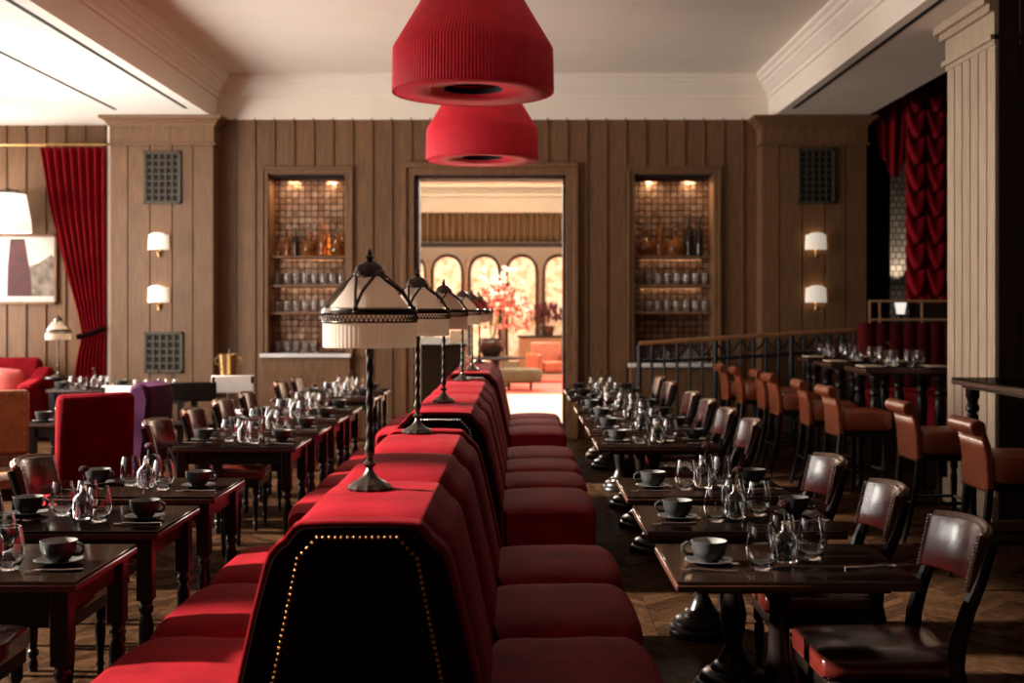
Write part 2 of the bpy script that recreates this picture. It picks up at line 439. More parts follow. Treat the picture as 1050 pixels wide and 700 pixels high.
# window wall, outside the frame on the left; heads made tall so sun reaches the lamps
XW = -6.2
WINS = [(XW, 0.9, 1.3), (XW, 3.9, 1.3), (XW, 6.9, 1.3), (XW, 9.9, 1.3), (XW, 12.6, 1.1), (XL, 15.2, 0.9)]
WZ0, WZ1 = 0.75, 4.6
ZW = 4.75
w = MB(); edges = [-4] + [e for x_, c_, h in WINS[:5] for e in (c_ - h, c_ + h)] + [14.1]
for a, b in zip(edges[::2], edges[1::2]): w.box(XW - 0.12, XW, a, b, 0, ZW)
w.box(XL, XW, 13.95, 14.1, 0, ZS); w.box(XL - 0.25, XL, 13.95, 14.3, 0, ZS); w.box(XL - 0.25, XL, 16.1, YL + 0.3, 0, ZS)
for x_, c_, h in WINS:
    w.box(x_ - 0.12, x_, c_ - h, c_ + h, 0, WZ0); w.box(x_ - 0.12, x_, c_ - h, c_ + h, min(WZ1, 4.0) if x_ < XW else WZ1, ZW if x_ == XW else ZS)
struct(w, 'wall_left', 'oak', smooth=False)
for i, (x_, c_, h) in enumerate(WINS):
    w = MB()
    WZ1 = 4.6 if x_ == XW else 4.0
    for y in (c_ - h + 0.03, c_, c_ + h - 0.03): w.box(x_ - 0.10, x_ - 0.05, y - 0.03, y + 0.03, WZ0, WZ1)
    for z in (WZ0 + 0.03, 2.5, WZ1 - 0.03): w.box(x_ - 0.10, x_ - 0.05, c_ - h, c_ + h, z - 0.03, z + 0.03)
    struct(w, 'window_%d' % (i + 1), 'white')

# door surround
def frame(x0, x1, z0, z1, y, wd, mname, name, bottom=False, dp=0.05):
    f = MB()
    for (o, d) in ((0, dp), (wd * 0.62, dp + 0.03)):
        ww = wd - o
        f.box(x0 - wd, x0 - o, y - d, y, z0, z1 + o); f.box(x1 + o, x1 + wd, y - d, y, z0, z1 + o)
        f.box(x0 - wd, x1 + wd, y - d, y, z1 + o, z1 + wd); wd -= 0.0006
        if bottom: f.box(x0 - wd, x1 + wd, y - d, y, z0 - wd, z0 - o)
    return struct(f, name, mname, bevel=0.006)
frame(DOOR[0], DOOR[1], 0, DOOR[3], YB, 0.16, 'walnut', 'trim_10')
f = MB(); t_ = 0.06
f.box(DOOR[0], DOOR[0] + t_, YB - 0.02, YB + 0.32, 0, DOOR[3]); f.box(DOOR[1] - t_ * 0.6, DOOR[1], YB - 0.02, YB + 0.32, 0, DOOR[3])
f.box(DOOR[0], DOOR[1], YB - 0.02, YB + 0.32, DOOR[3] - 0.04, DOOR[3]); struct(f, 'door_1', 'dark_plum')

# pilasters with grooved faces and crown
def pilaster(x0, x1, y0, y1, name, mname='oak', cuts=(0.2, 0.345, 0.5, 0.655, 0.8)):
    p = MB(); p.box(x0, x1, y0 + 0.02, y1, 0, ZS - 0.01)
    w_ = x1 - x0; es = [0] + [0.17, 0.385, 0.60, 0.80] + [1]
    for a, b in zip(es, es[1:]): p.box(x0 + a * w_ + 0.008, x0 + b * w_ - 0.008, y0, y0 + 0.03, 0, ZS - 0.36)
    p.box(x0 - 0.005, x1 + 0.005, y0 - 0.012, y1, ZS - 0.36, ZS - 0.12)
    p.box(x0 - 0.03, x1 + 0.03, y0 - 0.035, y1, ZS - 0.37, ZS - 0.345)
    cp = [(0.02, ZS - 0.13), (0.035, ZS - 0.10), (0.07, ZS - 0.06), (0.11, ZS - 0.04), (0.12, ZS - 0.005)]
    for (d0, a), (d1, b) in zip(cp, cp[1:]):
        vs = []
        for d, z in ((d0, a), (d1, b)):
            vs += [(x0 - d, y0 - d, z), (x1 + d, y0 - d, z), (x1 + d, y1, z), (x0 - d, y1, z)]
        p.add(vs, [(0, 1, 5, 4), (1, 2, 6, 5), (2, 3, 7, 6), (3, 0, 4, 7), (4, 5, 6, 7), (0, 1, 2, 3)])
    p.box(x0 - 0.02, x1 + 0.02, y0 - 0.03, y1, 0, 0.18)
    return struct(p, name, mname, angle=25)
PLY = 15.80; KP = PLY / F
pilaster(WX(113, KP), WX(219, KP), PLY, YL, 'trim_11')
pilaster(WX(781, KP), WX(889, KP), PLY, YL, 'trim_12')

# free-standing column on the right: light on its side face is put into paler oak
CXX0, CXX1, CYY0, CYY1 = 3.72, 4.75, 9.72, 10.82
p = MB(); p.box(CXX0 + 0.02, CXX1, CYY0 + 0.02, CYY1, 0, ZS)
nb = 6
for i in range(nb):
    a = CYY0 + (CYY1 - CYY0) * i / nb; b = CYY0 + (CYY1 - CYY0) * (i + 1) / nb
    p.box(CXX0, CXX0 + 0.04, a + 0.012, b - 0.012, 0, 3.72)
    a = CXX0 + (CXX1 - CXX0) * i / nb; b = CXX0 + (CXX1 - CXX0) * (i + 1) / nb
p.box(CXX0 - 0.01, CXX1 + 0.01, CYY0, CYY1 + 0.01, 3.72, 3.98)
p.box(CXX0 - 0.04, CXX1 + 0.04, CYY0, CYY1 + 0.04, 3.76, 3.80)
p.box(CXX0 - 0.05, CXX1 + 0.05, CYY0, CYY1 + 0.05, 3.98, 4.04)
p.box(CXX0 - 0.09, CXX1 + 0.09, CYY0, CYY1 + 0.09, 4.04, ZS - 0.001)
p.box(CXX0 - 0.03, CXX1 + 0.03, CYY0, CYY1 + 0.03, 0, 0.2)
struct(p, 'trim_13', 'oak_lit', smooth=False)
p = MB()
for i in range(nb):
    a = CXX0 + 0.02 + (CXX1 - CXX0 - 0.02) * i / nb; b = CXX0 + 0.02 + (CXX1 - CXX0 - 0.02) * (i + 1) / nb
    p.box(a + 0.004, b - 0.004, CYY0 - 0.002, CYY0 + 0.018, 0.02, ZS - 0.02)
struct(p, 'trim_14', 'dark_plum', smooth=False)  # added dark boards; the column front's shade is in their colour
# beam over the column towards the recess, seen as dark ceiling
# ------------------------------------------------------------------ wall niches
def niche(N_, side, nm):
    x0, x1, z0, z1 = N_; d = 0.34; y0, y1 = YB, YB + d
    t = thing('display_niche', 'tall mirrored bar niche with bottles and shelves, ' + side, 'display niche', ((x0 + x1) / 2, YB, 0), 0, None)
    ox, oy = (x0 + x1) / 2, YB
    def B(mb, name, m, **k):
        mb.xf(Matrix.Translation((-ox, -oy, 0))); return mb.build(name, m, t, **k)
    m = MB(); m.box(x0, x1, y1 - 0.01, y1, z0, z1); B(m, 'mirror_back', 'mirror')
    m = MB()
    m.box(x0, x0 + 0.012, y0, y1, z0, z1); m.box(x1 - 0.012, x1, y0, y1, z0, z1); m.box(x0, x1, y0, y1, z1 - 0.012, z1)
    B(m, 'lining', 'walnut')
    m = MB(); wd = 0.09
    for (o, dd) in ((0, 0.03), (0.055, 0.05)):
        m.box(x0 - wd, x0 - o, y0 - dd, y0 - 0.001, z0, z1 + o); m.box(x1 + o, x1 + wd, y0 - dd, y0 - 0.001, z0, z1 + o)
        m.box(x0 - wd, x1 + wd, y0 - dd, y0 - 0.001, z1 + o, z1 + wd); wd -= 0.0006
    B(m, 'frame', 'oak', bevel=0.004)
    m = MB(); m.box(x0 - 0.08, x1 + 0.08, y0 - 0.16, y1 - 0.011, z0 - 0.05, z0); B(m, 'counter', 'marble', bevel=0.006)
    m = MB()
    m.box(x0 - 0.06, x1 + 0.06, y0 - 0.10, y0 - 0.001, 0.02, z0 - 0.05)
    B(m, 'cupboard_front', 'walnut', bevel=0.006)
    shelves = []
    for py in (262, 292, 320):
        z = WZ(py, 12.6); m = MB(); m.box(x0 + 0.013, x1 - 0.013, y0 + 0.05, y1 - 0.012, z - 0.025, z); B(m, 'shelf', 'walnut', bevel=0.003); shelves.append(z)
    m = MB(); m.box(x0 + 0.04, x1 - 0.04, y0 + 0.05, y0 + 0.09, z1 - 0.045, z1 - 0.013)
    B(m, 'light_bar', 'slot')
    for fx in (0.25, 0.75):
        ld = bpy.data.lights.new('niche_spot', 'AREA'); ld.energy = 4; ld.color = (1, 0.72, 0.45); ld.size = 0.12
        lo = bpy.data.objects.new('niche_spot', ld); COL.objects.link(lo)
        lo.location = (x0 + (x1 - x0) * fx, y0 + 0.14, z1 - 0.06)
    for z in shelves[:2]:
        ld = bpy.data.lights.new('shelf_light', 'AREA'); ld.energy = 1.0; ld.color = (1, 0.72, 0.45); ld.shape = 'RECTANGLE'; ld.size = 0.8; ld.size_y = 0.03
        lo = bpy.data.objects.new('shelf_light', ld); COL.objects.link(lo)
        lo.location = ((x0 + x1) / 2, y0 + 0.28, z - 0.035)
    return shelves
SHL = niche(NL, 'left of the doorway', 'l')
SHR = niche(NR, 'behind the iron railing', 'r')

# bar glass and bottles
def glass_prof(h, r0, r1, r2, t=0.0022, foot=0.006):
    out = []
    for i in range(9):
        s = i / 8
        r = r0 + (r1 - r0) * math.sin(min(1, s / 0.45) * PI / 2) if s < 0.45 else r1 + (r2 - r1) * ((s - 0.45) / 0.55) ** 1.5
        out.append((r, s * h))
    inn = [(max(0.001, r - t), max(z, foot)) for r, z in reversed(out)]
    return [(0, 0)] + out + inn[:-1] + [(0, foot)]
def mk_glass(name, h, r0, r1, r2, cat, seg=20, mt='glass'):
    m = MB(); m.lathe(glass_prof(h, r0, r1, r2), seg); o = m.build(name, mt, angle=60); return tag(o, name, cat)
g_bar = Proto(mk_glass('bar_tumbler', 0.15, 0.035, 0.042, 0.044, 'glass', 12, 'bar_glass'))
def decanter_mesh(name, m_):
    m = MB(); m.lathe([(0, 0), (0.09, 0), (0.125, 0.05), (0.135, 0.12), (0.11, 0.19), (0.05, 0.25), (0.032, 0.29), (0.032, 0.34), (0.045, 0.355), (0, 0.355)], 20)
    o = m.build(name, m_); st = MB(); st.lathe([(0, 0.356), (0.02, 0.356), (0.045, 0.39), (0.03, 0.43), (0, 0.445)], 12); st.build('stopper', 'glass', o); return o
def bottle_mesh(name, m_, h=0.5):
    m = MB(); m.lathe([(0, 0), (0.048, 0), (0.05, 0.01), (0.05, h * 0.58), (0.04, h * 0.66), (0.017, h * 0.75), (0.017, h * 0.97), (0.02, h), (0, h)], 14)
    return m.build(name, m_)
dec = decanter_mesh('decanter', 'amber'); tag(dec, 'x', 'decanter'); P_dec = Proto(dec)
bot = bottle_mesh('spirit_bottle', 'dark_bottle'); tag(bot, 'x', 'bottle'); P_bot = Proto(bot)
bota = bottle_mesh('liqueur_bottle', 'amber', 0.42); tag(bota, 'x', 'bottle'); P_bota = Proto(bota)
index_kids()
sidename = {'l': 'niche behind the first lamp', 'r': 'niche behind the iron railing'}
ordw = ['first', 'second', 'third', 'fourth', 'fifth', 'sixth', 'seventh', 'eighth', 'ninth', 'tenth']
for s_, NN, SH in (('l', NL, SHL), ('r', NR, SHR)):
    y = YB + 0.19
    if s_ == 'l':
        lay = [(0.10, 'a', 0.6), (0.21, 'a', 0.8), (0.32, 'b', 0.75), (0.49, 'd', 0.85), (0.67, 'a', 1.1), (0.86, 'd', 0.8)]
    else:
        lay = [(0.16, 'd', 0.9), (0.35, 'a', 1.2), (0.54, 'd', 0.9), (0.72, 'b', 1.1), (0.85, 'b', 1.0)]
    for i, (fx, kd, sc) in enumerate(lay):
        x = NN[0] + (NN[1] - NN[0]) * fx
        P_, what = {'d': (P_dec, 'amber round-bellied decanter'), 'b': (P_bot, 'dark slim bottle'), 'a': (P_bota, 'amber liqueur bottle')}[kd]
        P_.put((x, y, SH[0] + 0.001), random.random() * 6, '%s, %s from left on top shelf of %s' % (what, ordw[i], sidename[s_]), 'bottles in the wall niches', sc)
    for r_, z in enumerate((SH[1], SH[2], NN[2])):
        nm = ['middle shelf', 'lower shelf', 'white counter'][r_]
        for i in range(8):
            if r_ == 2 and s_ == 'l' and i > 4: continue
            x = NN[0] + 0.09 + (NN[1] - NN[0] - 0.18) * i / 7
            g_bar.put((x, y, z + 0.001), 0, 'clear bar tumbler, %s from left on %s of %s' % (ordw[i], nm, sidename[s_]), 'bar tumblers in the wall niches')

# ------------------------------------------------------------------ grilles and sconces on pilasters
def grille(px0, px1, py0, py1, label):
    y = PLY - 0.001; k = KP; x0, x1, z0, z1 = WX(px0, k), WX(px1, k), WZ(py1, k), WZ(py0, k)
    t = thing('vent_grille', label, 'grille', ((x0 + x1) / 2, y, (z0 + z1) / 2), 0, 'pierced grilles on the pilasters')
    w, h = x1 - x0, z1 - z0
    m = MB(); m.box(-w / 2, w / 2, -0.008, 0, -h / 2, h / 2); m.build('backing', 'grille_back', t)
    m = MB(); b = 0.03
    m.box(-w / 2, w / 2, -0.035, -0.002, h / 2 - b, h / 2); m.box(-w / 2, w / 2, -0.035, -0.002, -h / 2, -h / 2 + b)
    m.box(-w / 2, -w / 2 + b, -0.035, -0.002, -h / 2, h / 2); m.box(w / 2 - b, w / 2, -0.035, -0.002, -h / 2, h / 2)
    m.build('frame', 'grille', t, bevel=0.003)
    m = MB(); nx, nz = 5, max(5, round(5 * h / w)); cw, ch = (w - 2 * b) / nx, (h - 2 * b) / nz
    for i in range(nx + 1): m.box(-w / 2 + b + i * cw - 0.012, -w / 2 + b + i * cw + 0.012, -0.026, -0.010, -h / 2 + b, h / 2 - b)
    for j in range(nz + 1): m.box(-w / 2 + b, w / 2 - b, -0.024, -0.010, -h / 2 + b + j * ch - 0.012, -h / 2 + b + j * ch + 0.012)
    for i in range(nx + 1):
        for j in range(nz + 1):
            a, c_ = -w / 2 + b + i * cw, -h / 2 + b + j * ch; r = 0.026
            m.add([(a, -0.03, c_ + r), (a + r, -0.03, c_), (a, -0.03, c_ - r), (a - r, -0.03, c_), (a, -0.012, c_ + r), (a + r, -0.012, c_), (a, -0.012, c_ - r), (a - r, -0.012, c_)],
                  [(0, 1, 2, 3), (0, 1, 5, 4), (1, 2, 6, 5), (2, 3, 7, 6), (3, 0, 4, 7)])
    m.build('lattice', 'grille', t, smooth=False)
grille(148, 186, 155, 209, 'pierced bronze grille high on the pilaster beside the red curtain')
grille(148, 188, 340, 382, 'pierced bronze grille below the sconces beside the red curtain')
grille(818, 856, 152, 209, 'dark pierced grille high on the pilaster near the bar stools')

t = thing('wall_sconce', 'x', 'wall light')
m = MB()
def sc_fn(u, v):
    a = PI * (1 + u); r = 0.135 - 0.008 * v
    c_ = abs(u - 0.5) * 2
    top = 0.082 + 0.034 * max(0, math.cos(c_ / 0.62 * PI / 2)) ** 0.6 + 0.012 * max(0, 1 - abs(c_ - 0.85) / 0.15)
    zz = -0.10 + (top + 0.10) * v
    return (r * math.cos(a), 0.07 * math.sin(a) - 0.03, zz)
m.grid(sc_fn, 36, 8); m.build('shade', 'sconce', t, solid=0.003)
m = MB(); m.tube([(0, 0, -0.12), (0, -0.05, -0.14), (0, -0.07, -0.11), (0, -0.07, -0.02)], 0.009, 8); m.ball((0, -0.05, -0.15), 0.02); m.lathe([(0, -0.2), (0.02, -0.19), (0.012, -0.16), (0.03, -0.12), (0.012, -0.08), (0, -0.07)], 12, (0, -0.02, 0))
m.build('bracket', 'brass', t)
index_kids(); P_sc = Proto(t)
for px, py, lb in ((163.5, 248, 'upper white shaded sconce beside the red curtain'), (163.5, 302, 'lower white shaded sconce beside the red curtain'),
                   (836, 248, 'upper white shaded sconce on pilaster near the bar stools'), (836, 302, 'lower white shaded sconce on pilaster near the bar stools')):
    x, z = WX(px, KP), WZ(py, KP)
    P_sc.put((x, PLY, z), 0, lb, 'paired wall sconces')
    ld = bpy.data.lights.new('sconce_bulb', 'POINT'); ld.energy = 0.7; ld.color = (1, 0.75, 0.5); ld.shadow_soft_size = 0.03
    lo = bpy.data.objects.new('sconce_bulb', ld); COL.objects.link(lo); lo.location = (x, PLY - 0.05, z)

# ------------------------------------------------------------------ banquette island
BC = -0.455
def arc(cx, cz, r, a0, a1, n):
    return [(cx + r * math.cos(math.radians(a0 + (a1 - a0) * i / n)), cz + r * math.sin(math.radians(a0 + (a1 - a0) * i / n))) for i in range(n + 1)]
HB = [(0.372, 0.12), (0.372, 0.46), (0.345, 0.60), (0.305, 0.78), (0.268, 0.93), (0.255, 0.963), (0.236, 0.985), (0.215, 1.0), (0.20, 1.02), (0.186, 1.037), (0.165, 1.046), (0.08, 1.05)]
BACK = HB + [(-x, z) for x, z in reversed(HB)]
SEATP = [(0.36, 0.14), (0.915, 0.14)] + [(0.93, 0.16), (0.935, 0.36)] + arc(0.865, 0.405, 0.072, -10, 88, 6) + [(0.75, 0.488), (0.6, 0.49), (0.45, 0.483), (0.36, 0.47)]
def banquette(y0, y1, bounds, label):
    t = thing('banquette_section', label, 'banquette', (BC, y0, 0), 0, 'red velvet banquette sections')
    L = y1 - y0
    m = MB(); m.box(-0.86, 0.86, 0.05, L - 0.05, 0, 0.135); m.build('plinth', 'ebony', t, bevel=0.004)
    # end border roll + panel
    for a, b in ((0, 0.09), (L - 0.09, L)):
        m = MB(); m.pillow(BACK, a, b, 0.008, 12, (0, 0.6), 10); m.build('end_border', 'velvet', t, angle=30)
        m = MB(); yy = 0.002 if a == 0 else L - 0.002
        m.tube([(x * 0.985, yy, z if z < 0.9 else z - 0.004) for x, z in BACK], 0.0055, 6); m.build('piping', 'velvet', t)
    inner = []
    for x, z in HB: inner.append((max(0, x - 0.016), z - 0.014 if z > 0.9 else z))
    PN = inner + [(-x, z) for x, z in reversed(inner)]
    for a, b in ((-0.006, 0.02), (L - 0.02, L + 0.006)):
        m = MB(); m.prism_y(PN, a, b); m.build('end_panel', 'velvet_dark', t, bevel=0.002)
    path = [(0.285, 0.2), (0.262, 0.46), (0.241, 0.59), (0.17, 0.945), (0.114, 1.005)]
    path = path + [(-x, z) for x, z in reversed(path)]
    for yy, sg in ((-0.006, -1), (L + 0.006, 1)):
        m = MB()
        for (ax, az), (bx, bz) in zip(path, path[1:]):
            d = math.hypot(bx - ax, bz - az); n_ = max(1, int(d / 0.0165))
            for i in range(n_):
                s = i / n_; st = len(m.v)
                m.lathe([(0.0062, 0), (0.005, 0.003), (0.0025, 0.0048), (0, 0.0052)], 6)
                m.xf(Matrix.Translation((ax + (bx - ax) * s, yy, az + (bz - az) * s)) @ Matrix.Rotation(PI / 2 * (1 if sg < 0 else -1), 4, 'X'), st)
        m.build('nailhead_trim', 'nail' if y0 < 4 else 'nail_steel', t)
    bb = [0.09] + [b - y0 for b in bounds] + [L - 0.09]
    for a, b in zip(bb, bb[1:]):
        m = MB(); m.pillow(BACK, a, b, 0.032, 16, (0, 0.6), 4); m.build('back_cushion', 'velvet', t, angle=60)
    bb[0] = 0.0; bb[-1] = L
    for a, b in zip(bb, bb[1:]):
        for s in (1, -1):
            m = MB(); m.pillow([(x * s, z) for x, z in SEATP], a, b, 0.04, 16, (0.6 * s, 0.3), 4); m.build('seat_cushion', 'velvet', t, angle=60)
    return t
banquette(3.55, 6.35, (4.57, 5.46), 'nearest red velvet back-to-back banquette with dark nailheaded end panel')
banquette(7.37, 10.93, (8.38, 9.2, 10.0), 'middle red velvet back-to-back banquette in the centre line')
banquette(11.98, 14.4, (12.85, 13.65), 'farthest red velvet back-to-back banquette before the doorway')

# ------------------------------------------------------------------ table lamps
def make_lamp(cone_m):
    t = thing('table_lamp', 'x', 'table lamp')
    m = MB()
    m.lathe([(0, 0), (0.072, 0), (0.074, 0.006), (0.066, 0.014), (0.06, 0.02), (0.05, 0.026), (0.035, 0.034), (0.022, 0.048), (0.013, 0.062), (0.010, 0.07),
             (0.020, 0.078), (0.022, 0.086), (0.012, 0.096), (0.011, 0.108), (0.017, 0.12), (0.018, 0.135), (0.013, 0.15), (0.012, 0.16), (0, 0.162)], 24,
            rf=lambda a, z: 1 + (0.05 * math.cos(12 * a) if z < 0.045 else 0))
    m.build('base', 'bronze', t)
    m = MB(); seg = 10; tw = MB()
    prof = [(0.0115, 0.16 + i * 0.004) for i in range(92)]
    vs = []
    for r, z in prof:
        for i in range(seg):
            a = 2 * PI * i / seg; rr = r * (1 + 0.16 * math.cos(2 * (a) - z * 110)); vs.append((rr * math.cos(a), rr * math.sin(a), z))
    m.add(vs, [(j * seg + i, j * seg + (i + 1) % seg, (j + 1) * seg + (i + 1) % seg, (j + 1) * seg + i) for j in range(91) for i in range(seg)])
    m.build('stem', 'bronze', t, angle=70)
    R = 0.155; z0, z1 = 0.475, 0.585
    pl = lambda a, z: 1 + 0.006 * math.cos(64 * a)
    m = MB(); m.shell([(R * 0.985, z0), (R, z0 + 0.004), (R, z1)], 256, rf=pl); m.build('drum_shade', 'shade', t)
    CT = 0.742; rt = 0.038
    m = MB(); m.shell([(R - 0.010, z1 + 0.005), (R * 0.5 + rt * 0.5 - 0.01, (z1 + CT) / 2 + 0.0), (rt, CT)], 256, rf=pl); m.build('cone_shade', cone_m, t)
    m = MB()
    m.shell([(R + 0.003, z1 - 0.028), (R + 0.004, z1 - 0.022)], 48); m.shell([(R + 0.003, z1 - 0.002), (R + 0.006, z1 + 0.006), (R + 0.002, z1 + 0.018), (R - 0.012, z1 + 0.022)], 48)
    for i in range(64):
        a = 2 * PI * i / 64; c, s = math.cos(a) * (R + 0.004), math.sin(a) * (R + 0.004)
        a2 = 2 * PI * (i + 0.5) / 64; c2, s2 = math.cos(a2) * (R + 0.004), math.sin(a2) * (R + 0.004)
        a3 = 2 * PI * (i + 1) / 64; c3, s3 = math.cos(a3) * (R + 0.004), math.sin(a3) * (R + 0.004)
        m.tube([(c, s, z1 - 0.022), (c2, s2, z1 - 0.004), (c3, s3, z1 - 0.022)], 0.0018, 4)
    m.build('gallery_band', 'bronze', t, solid=0.002)
    m = MB()
    for k in range(4):
        a = math.radians(-101 + 90 * k)
        P = lambda da, r, z: (math.cos(a + da) * r, math.sin(a + da) * r, z)
        node = P(0, R - 0.004, z1 + 0.022)
        for sg in (-1, 1):
            m.tube([node, P(sg * 0.10, R * 0.69 + 0.008, z1 + 0.075), P(sg * math.radians(36), rt + 0.016, CT - 0.028)], 0.0055, 6)
        m.ball(P(0, R - 0.004, z1 + 0.018), 0.011); m.ball(P(0, R + 0.002, z1 + 0.006), 0.009)
        m.tube([P(math.radians(-36), rt + 0.018, CT - 0.03), P(0, rt + 0.024, CT - 0.032), P(math.radians(36), rt + 0.018, CT - 0.03)], 0.004, 6)
    m.build('cage', 'bronze', t)
    m = MB(); m.lathe([(rt + 0.02, CT - 0.034), (rt + 0.017, CT - 0.02), (rt + 0.006, CT + 0.004), (0.028, CT + 0.016), (0.014, CT + 0.022), (0.009, CT + 0.028), (0.015, CT + 0.034), (0.007, CT + 0.044), (0.009, CT + 0.05), (0.004, CT + 0.06), (0, CT + 0.063)], 20)
    m.build('finial_cap', 'bronze', t)
    m = MB(); m.tube([(0, 0, 0.52), (0, 0, CT)], 0.006, 6); m.ball((0, 0, 0.56), 0.03, 10, 1.2); m.build('lamp_holder', 'brass', t)
    return t
lp = make_lamp('shade'); lpk = make_lamp('shade_red_lit'); index_kids(); P_lamp, P_lamp2 = Proto(lp), Proto(lpk)
ZT = 1.0515
lamps = [(379, 3.27, 0), (428, 4.76, 0), (455, 6.37, 0), (474, 8.3, 0), (484, 9.7, 1), (491.5, 11.05, 1)]
ll = ['largest cream pleated table lamp, on the nearest end of the first banquette', 'cream pleated table lamp on the far end of the first banquette',
      'cream pleated table lamp on the near end of the middle banquette', 'cream pleated table lamp on the far end of the middle banquette',
      'table lamp with cone tinted for red light, on the near end of the last banquette', 'table lamp with cone tinted for red light, on the far end of the last banquette']
for (px, k, pk), lb in zip(lamps, ll):
    (P_lamp2 if pk else P_lamp).put((WX(px, k), WY(k), ZT), 0, lb, 'lamps along the banquette')

# ------------------------------------------------------------------ pendants
def make_pendant():
    t = thing('pendant_lamp', 'x', 'pendant lamp')
    R = 0.548; pl = lambda a, z: 1 + 0.013 * abs(math.cos(75 * a)) ** 0.6
    m = MB(); m.shell([(R * 0.995, 0), (R, 0.012), (R * 0.99, 0.295), (R * 0.975, 0.315), (0.24, 0.815)], 900, rf=pl); m.build('shade', 'pendant_red', t, solid=0.003)
    m = MB(); m.shell([(R * 0.985, 0.004), (0.36, 0.012), (0.20, 0.03)], 600, rf=lambda a, z: 1 + 0.013 * abs(math.cos(75 * a)) ** 0.6); m.build('diffuser_ring', 'pendant_red', t, solid=0.003)
    m = MB(); m.lathe([(0.2, 0.028), (0.205, 0.028), (0.205, 0.07), (0.2, 0.07)], 48, closed=True); m.build('inner_ring', 'slot', t)
    m = MB(); m.lathe([(0, 0.09), (0.23, 0.09), (0.23, 0.095), (0, 0.095)], 32); m.build('baffle', 'slot', t)
    m = MB(); m.lathe([(0, 0.815), (0.24, 0.815), (0.24, 0.83), (0.05, 0.85), (0.012, 0.87), (0.012, 1.50), (0.07, 1.505), (0.075, 1.53), (0, 1.53)], 24); m.build('hanging_rod', 'brass', t)
    return t
pd = make_pendant(); index_kids(); P_p = Proto(pd)
P_p.put((WX(485, 6.7), WY(6.7), 3.14), 0, 'larger looking red pleated pendant cropped by top of view', 'red pendant lamps')
P_p.put((WX(494.5, 9.65), WY(9.65), 3.13), 0, 'red pleated pendant lamp hanging nearer the doorway', 'red pendant lamps')

# ------------------------------------------------------------------ dining tables
TX0, TX1 = 0.53, 1.345
def tabletop(t, w, d, z, th=0.036):
    m = MB(); m.box(-w / 2, w / 2, -d / 2, d / 2, z - 0.012, z); m.build('tabletop', 'top', t, bevel=0.003)
    m = MB(); m.box(-w / 2 - 0.003, w / 2 + 0.003, -d / 2 - 0.003, d / 2 + 0.003, z - th, z - 0.0125); m.build('tabletop_edging', 'top_edge', t, bevel=0.005)
def pedestal_table(w=0.815, d=0.665):
    t = thing('pedestal_table', 'x', 'table'); tabletop(t, w, d, 0.75)
    m = MB(); m.box(-w / 2 + 0.08, w / 2 - 0.08, -d / 2 + 0.08, d / 2 - 0.08, 0.69, 0.714); m.build('apron', 'ebony', t)
    m = MB(); m.lathe([(0, 0.13), (0.07, 0.13), (0.055, 0.16), (0.035, 0.2), (0.05, 0.27), (0.058, 0.33), (0.04, 0.42), (0.034, 0.6), (0.05, 0.63), (0.06, 0.66), (0.06, 0.69), (0, 0.69)], 20); m.build('pedestal', 'ebony', t)
    m = MB(); m.lathe([(0, 0), (0.172, 0), (0.176, 0.02), (0.166, 0.04), (0.15, 0.05), (0.148, 0.065), (0.13, 0.085), (0.10, 0.095), (0.095, 0.11), (0.07, 0.13), (0, 0.13)], 28); m.build('base', 'ebony', t)
    return t
LEG = [(0, 0), (0.018, 0), (0.024, 0.02), (0.02, 0.05), (0.016, 0.06), (0.026, 0.075), (0.026, 0.09), (0.018, 0.10), (0.022, 0.16), (0.031, 0.3), (0.03, 0.36), (0.02, 0.4), (0.03, 0.415), (0.03, 0.43), (0.022, 0.445), (0.032, 0.46), (0, 0.46)]
def legged_table(w=0.81, d=0.665):
    t = thing('square_leg_table', 'x', 'table'); tabletop(t, w, d, 0.75)
    m = MB(); a, b = w / 2 - 0.05, d / 2 - 0.04
    m.box(-a, a, -b, -b + 0.02, 0.63, 0.713); m.box(-a, a, b - 0.02, b, 0.63, 0.713); m.box(-a, -a + 0.02, -b, b, 0.63, 0.713); m.box(a - 0.02, a, -b, b, 0.63, 0.713)
    m.build('apron', 'ebony', t)
    for sx in (-1, 1):
        for sy in (-1, 1):
            m = MB(); cx, cy = sx * (w / 2 - 0.06), sy * (d / 2 - 0.045)
            m.lathe(LEG, 14, (cx, cy, 0)); m.box(cx - 0.032, cx + 0.032, cy - 0.032, cy + 0.032, 0.46, 0.712); m.build('leg', 'ebony', t, bevel=0.003)
    return t
ptab, ltab = pedestal_table(), legged_table(); index_kids(); P_pt, P_lt = Proto(ptab), Proto(ltab)
KN = [3.24, 3.98, 4.72, 6.43, 7.18, 7.93, 8.68, 9.95, 10.7]
ORD = ['nearest', 'second', 'third', 'fourth', 'fifth', 'sixth', 'seventh', 'eighth', 'last']
def yc(k): return WY(k) + 0.665 / 2
RT = [((TX0 + TX1) / 2, yc(k)) for k in KN]; LT = [(-1.47 - 0.405, yc(k)) for k in KN]
RN = ['the %s table right of the banquette' % o for o in ORD]; LN = ['the %s table left of the banquette' % o for o in ORD]
for i in range(9):
    P_pt.put((RT[i][0], RT[i][1], 0), 0, 'dark pedestal dining table, %s in the row right of the banquette' % ORD[i], 'tables right of the banquette')
    P_lt.put((LT[i][0], LT[i][1], 0), 0, 'dark legged dining table, %s in the row left of the banquette' % ORD[i], 'tables left of the banquette')

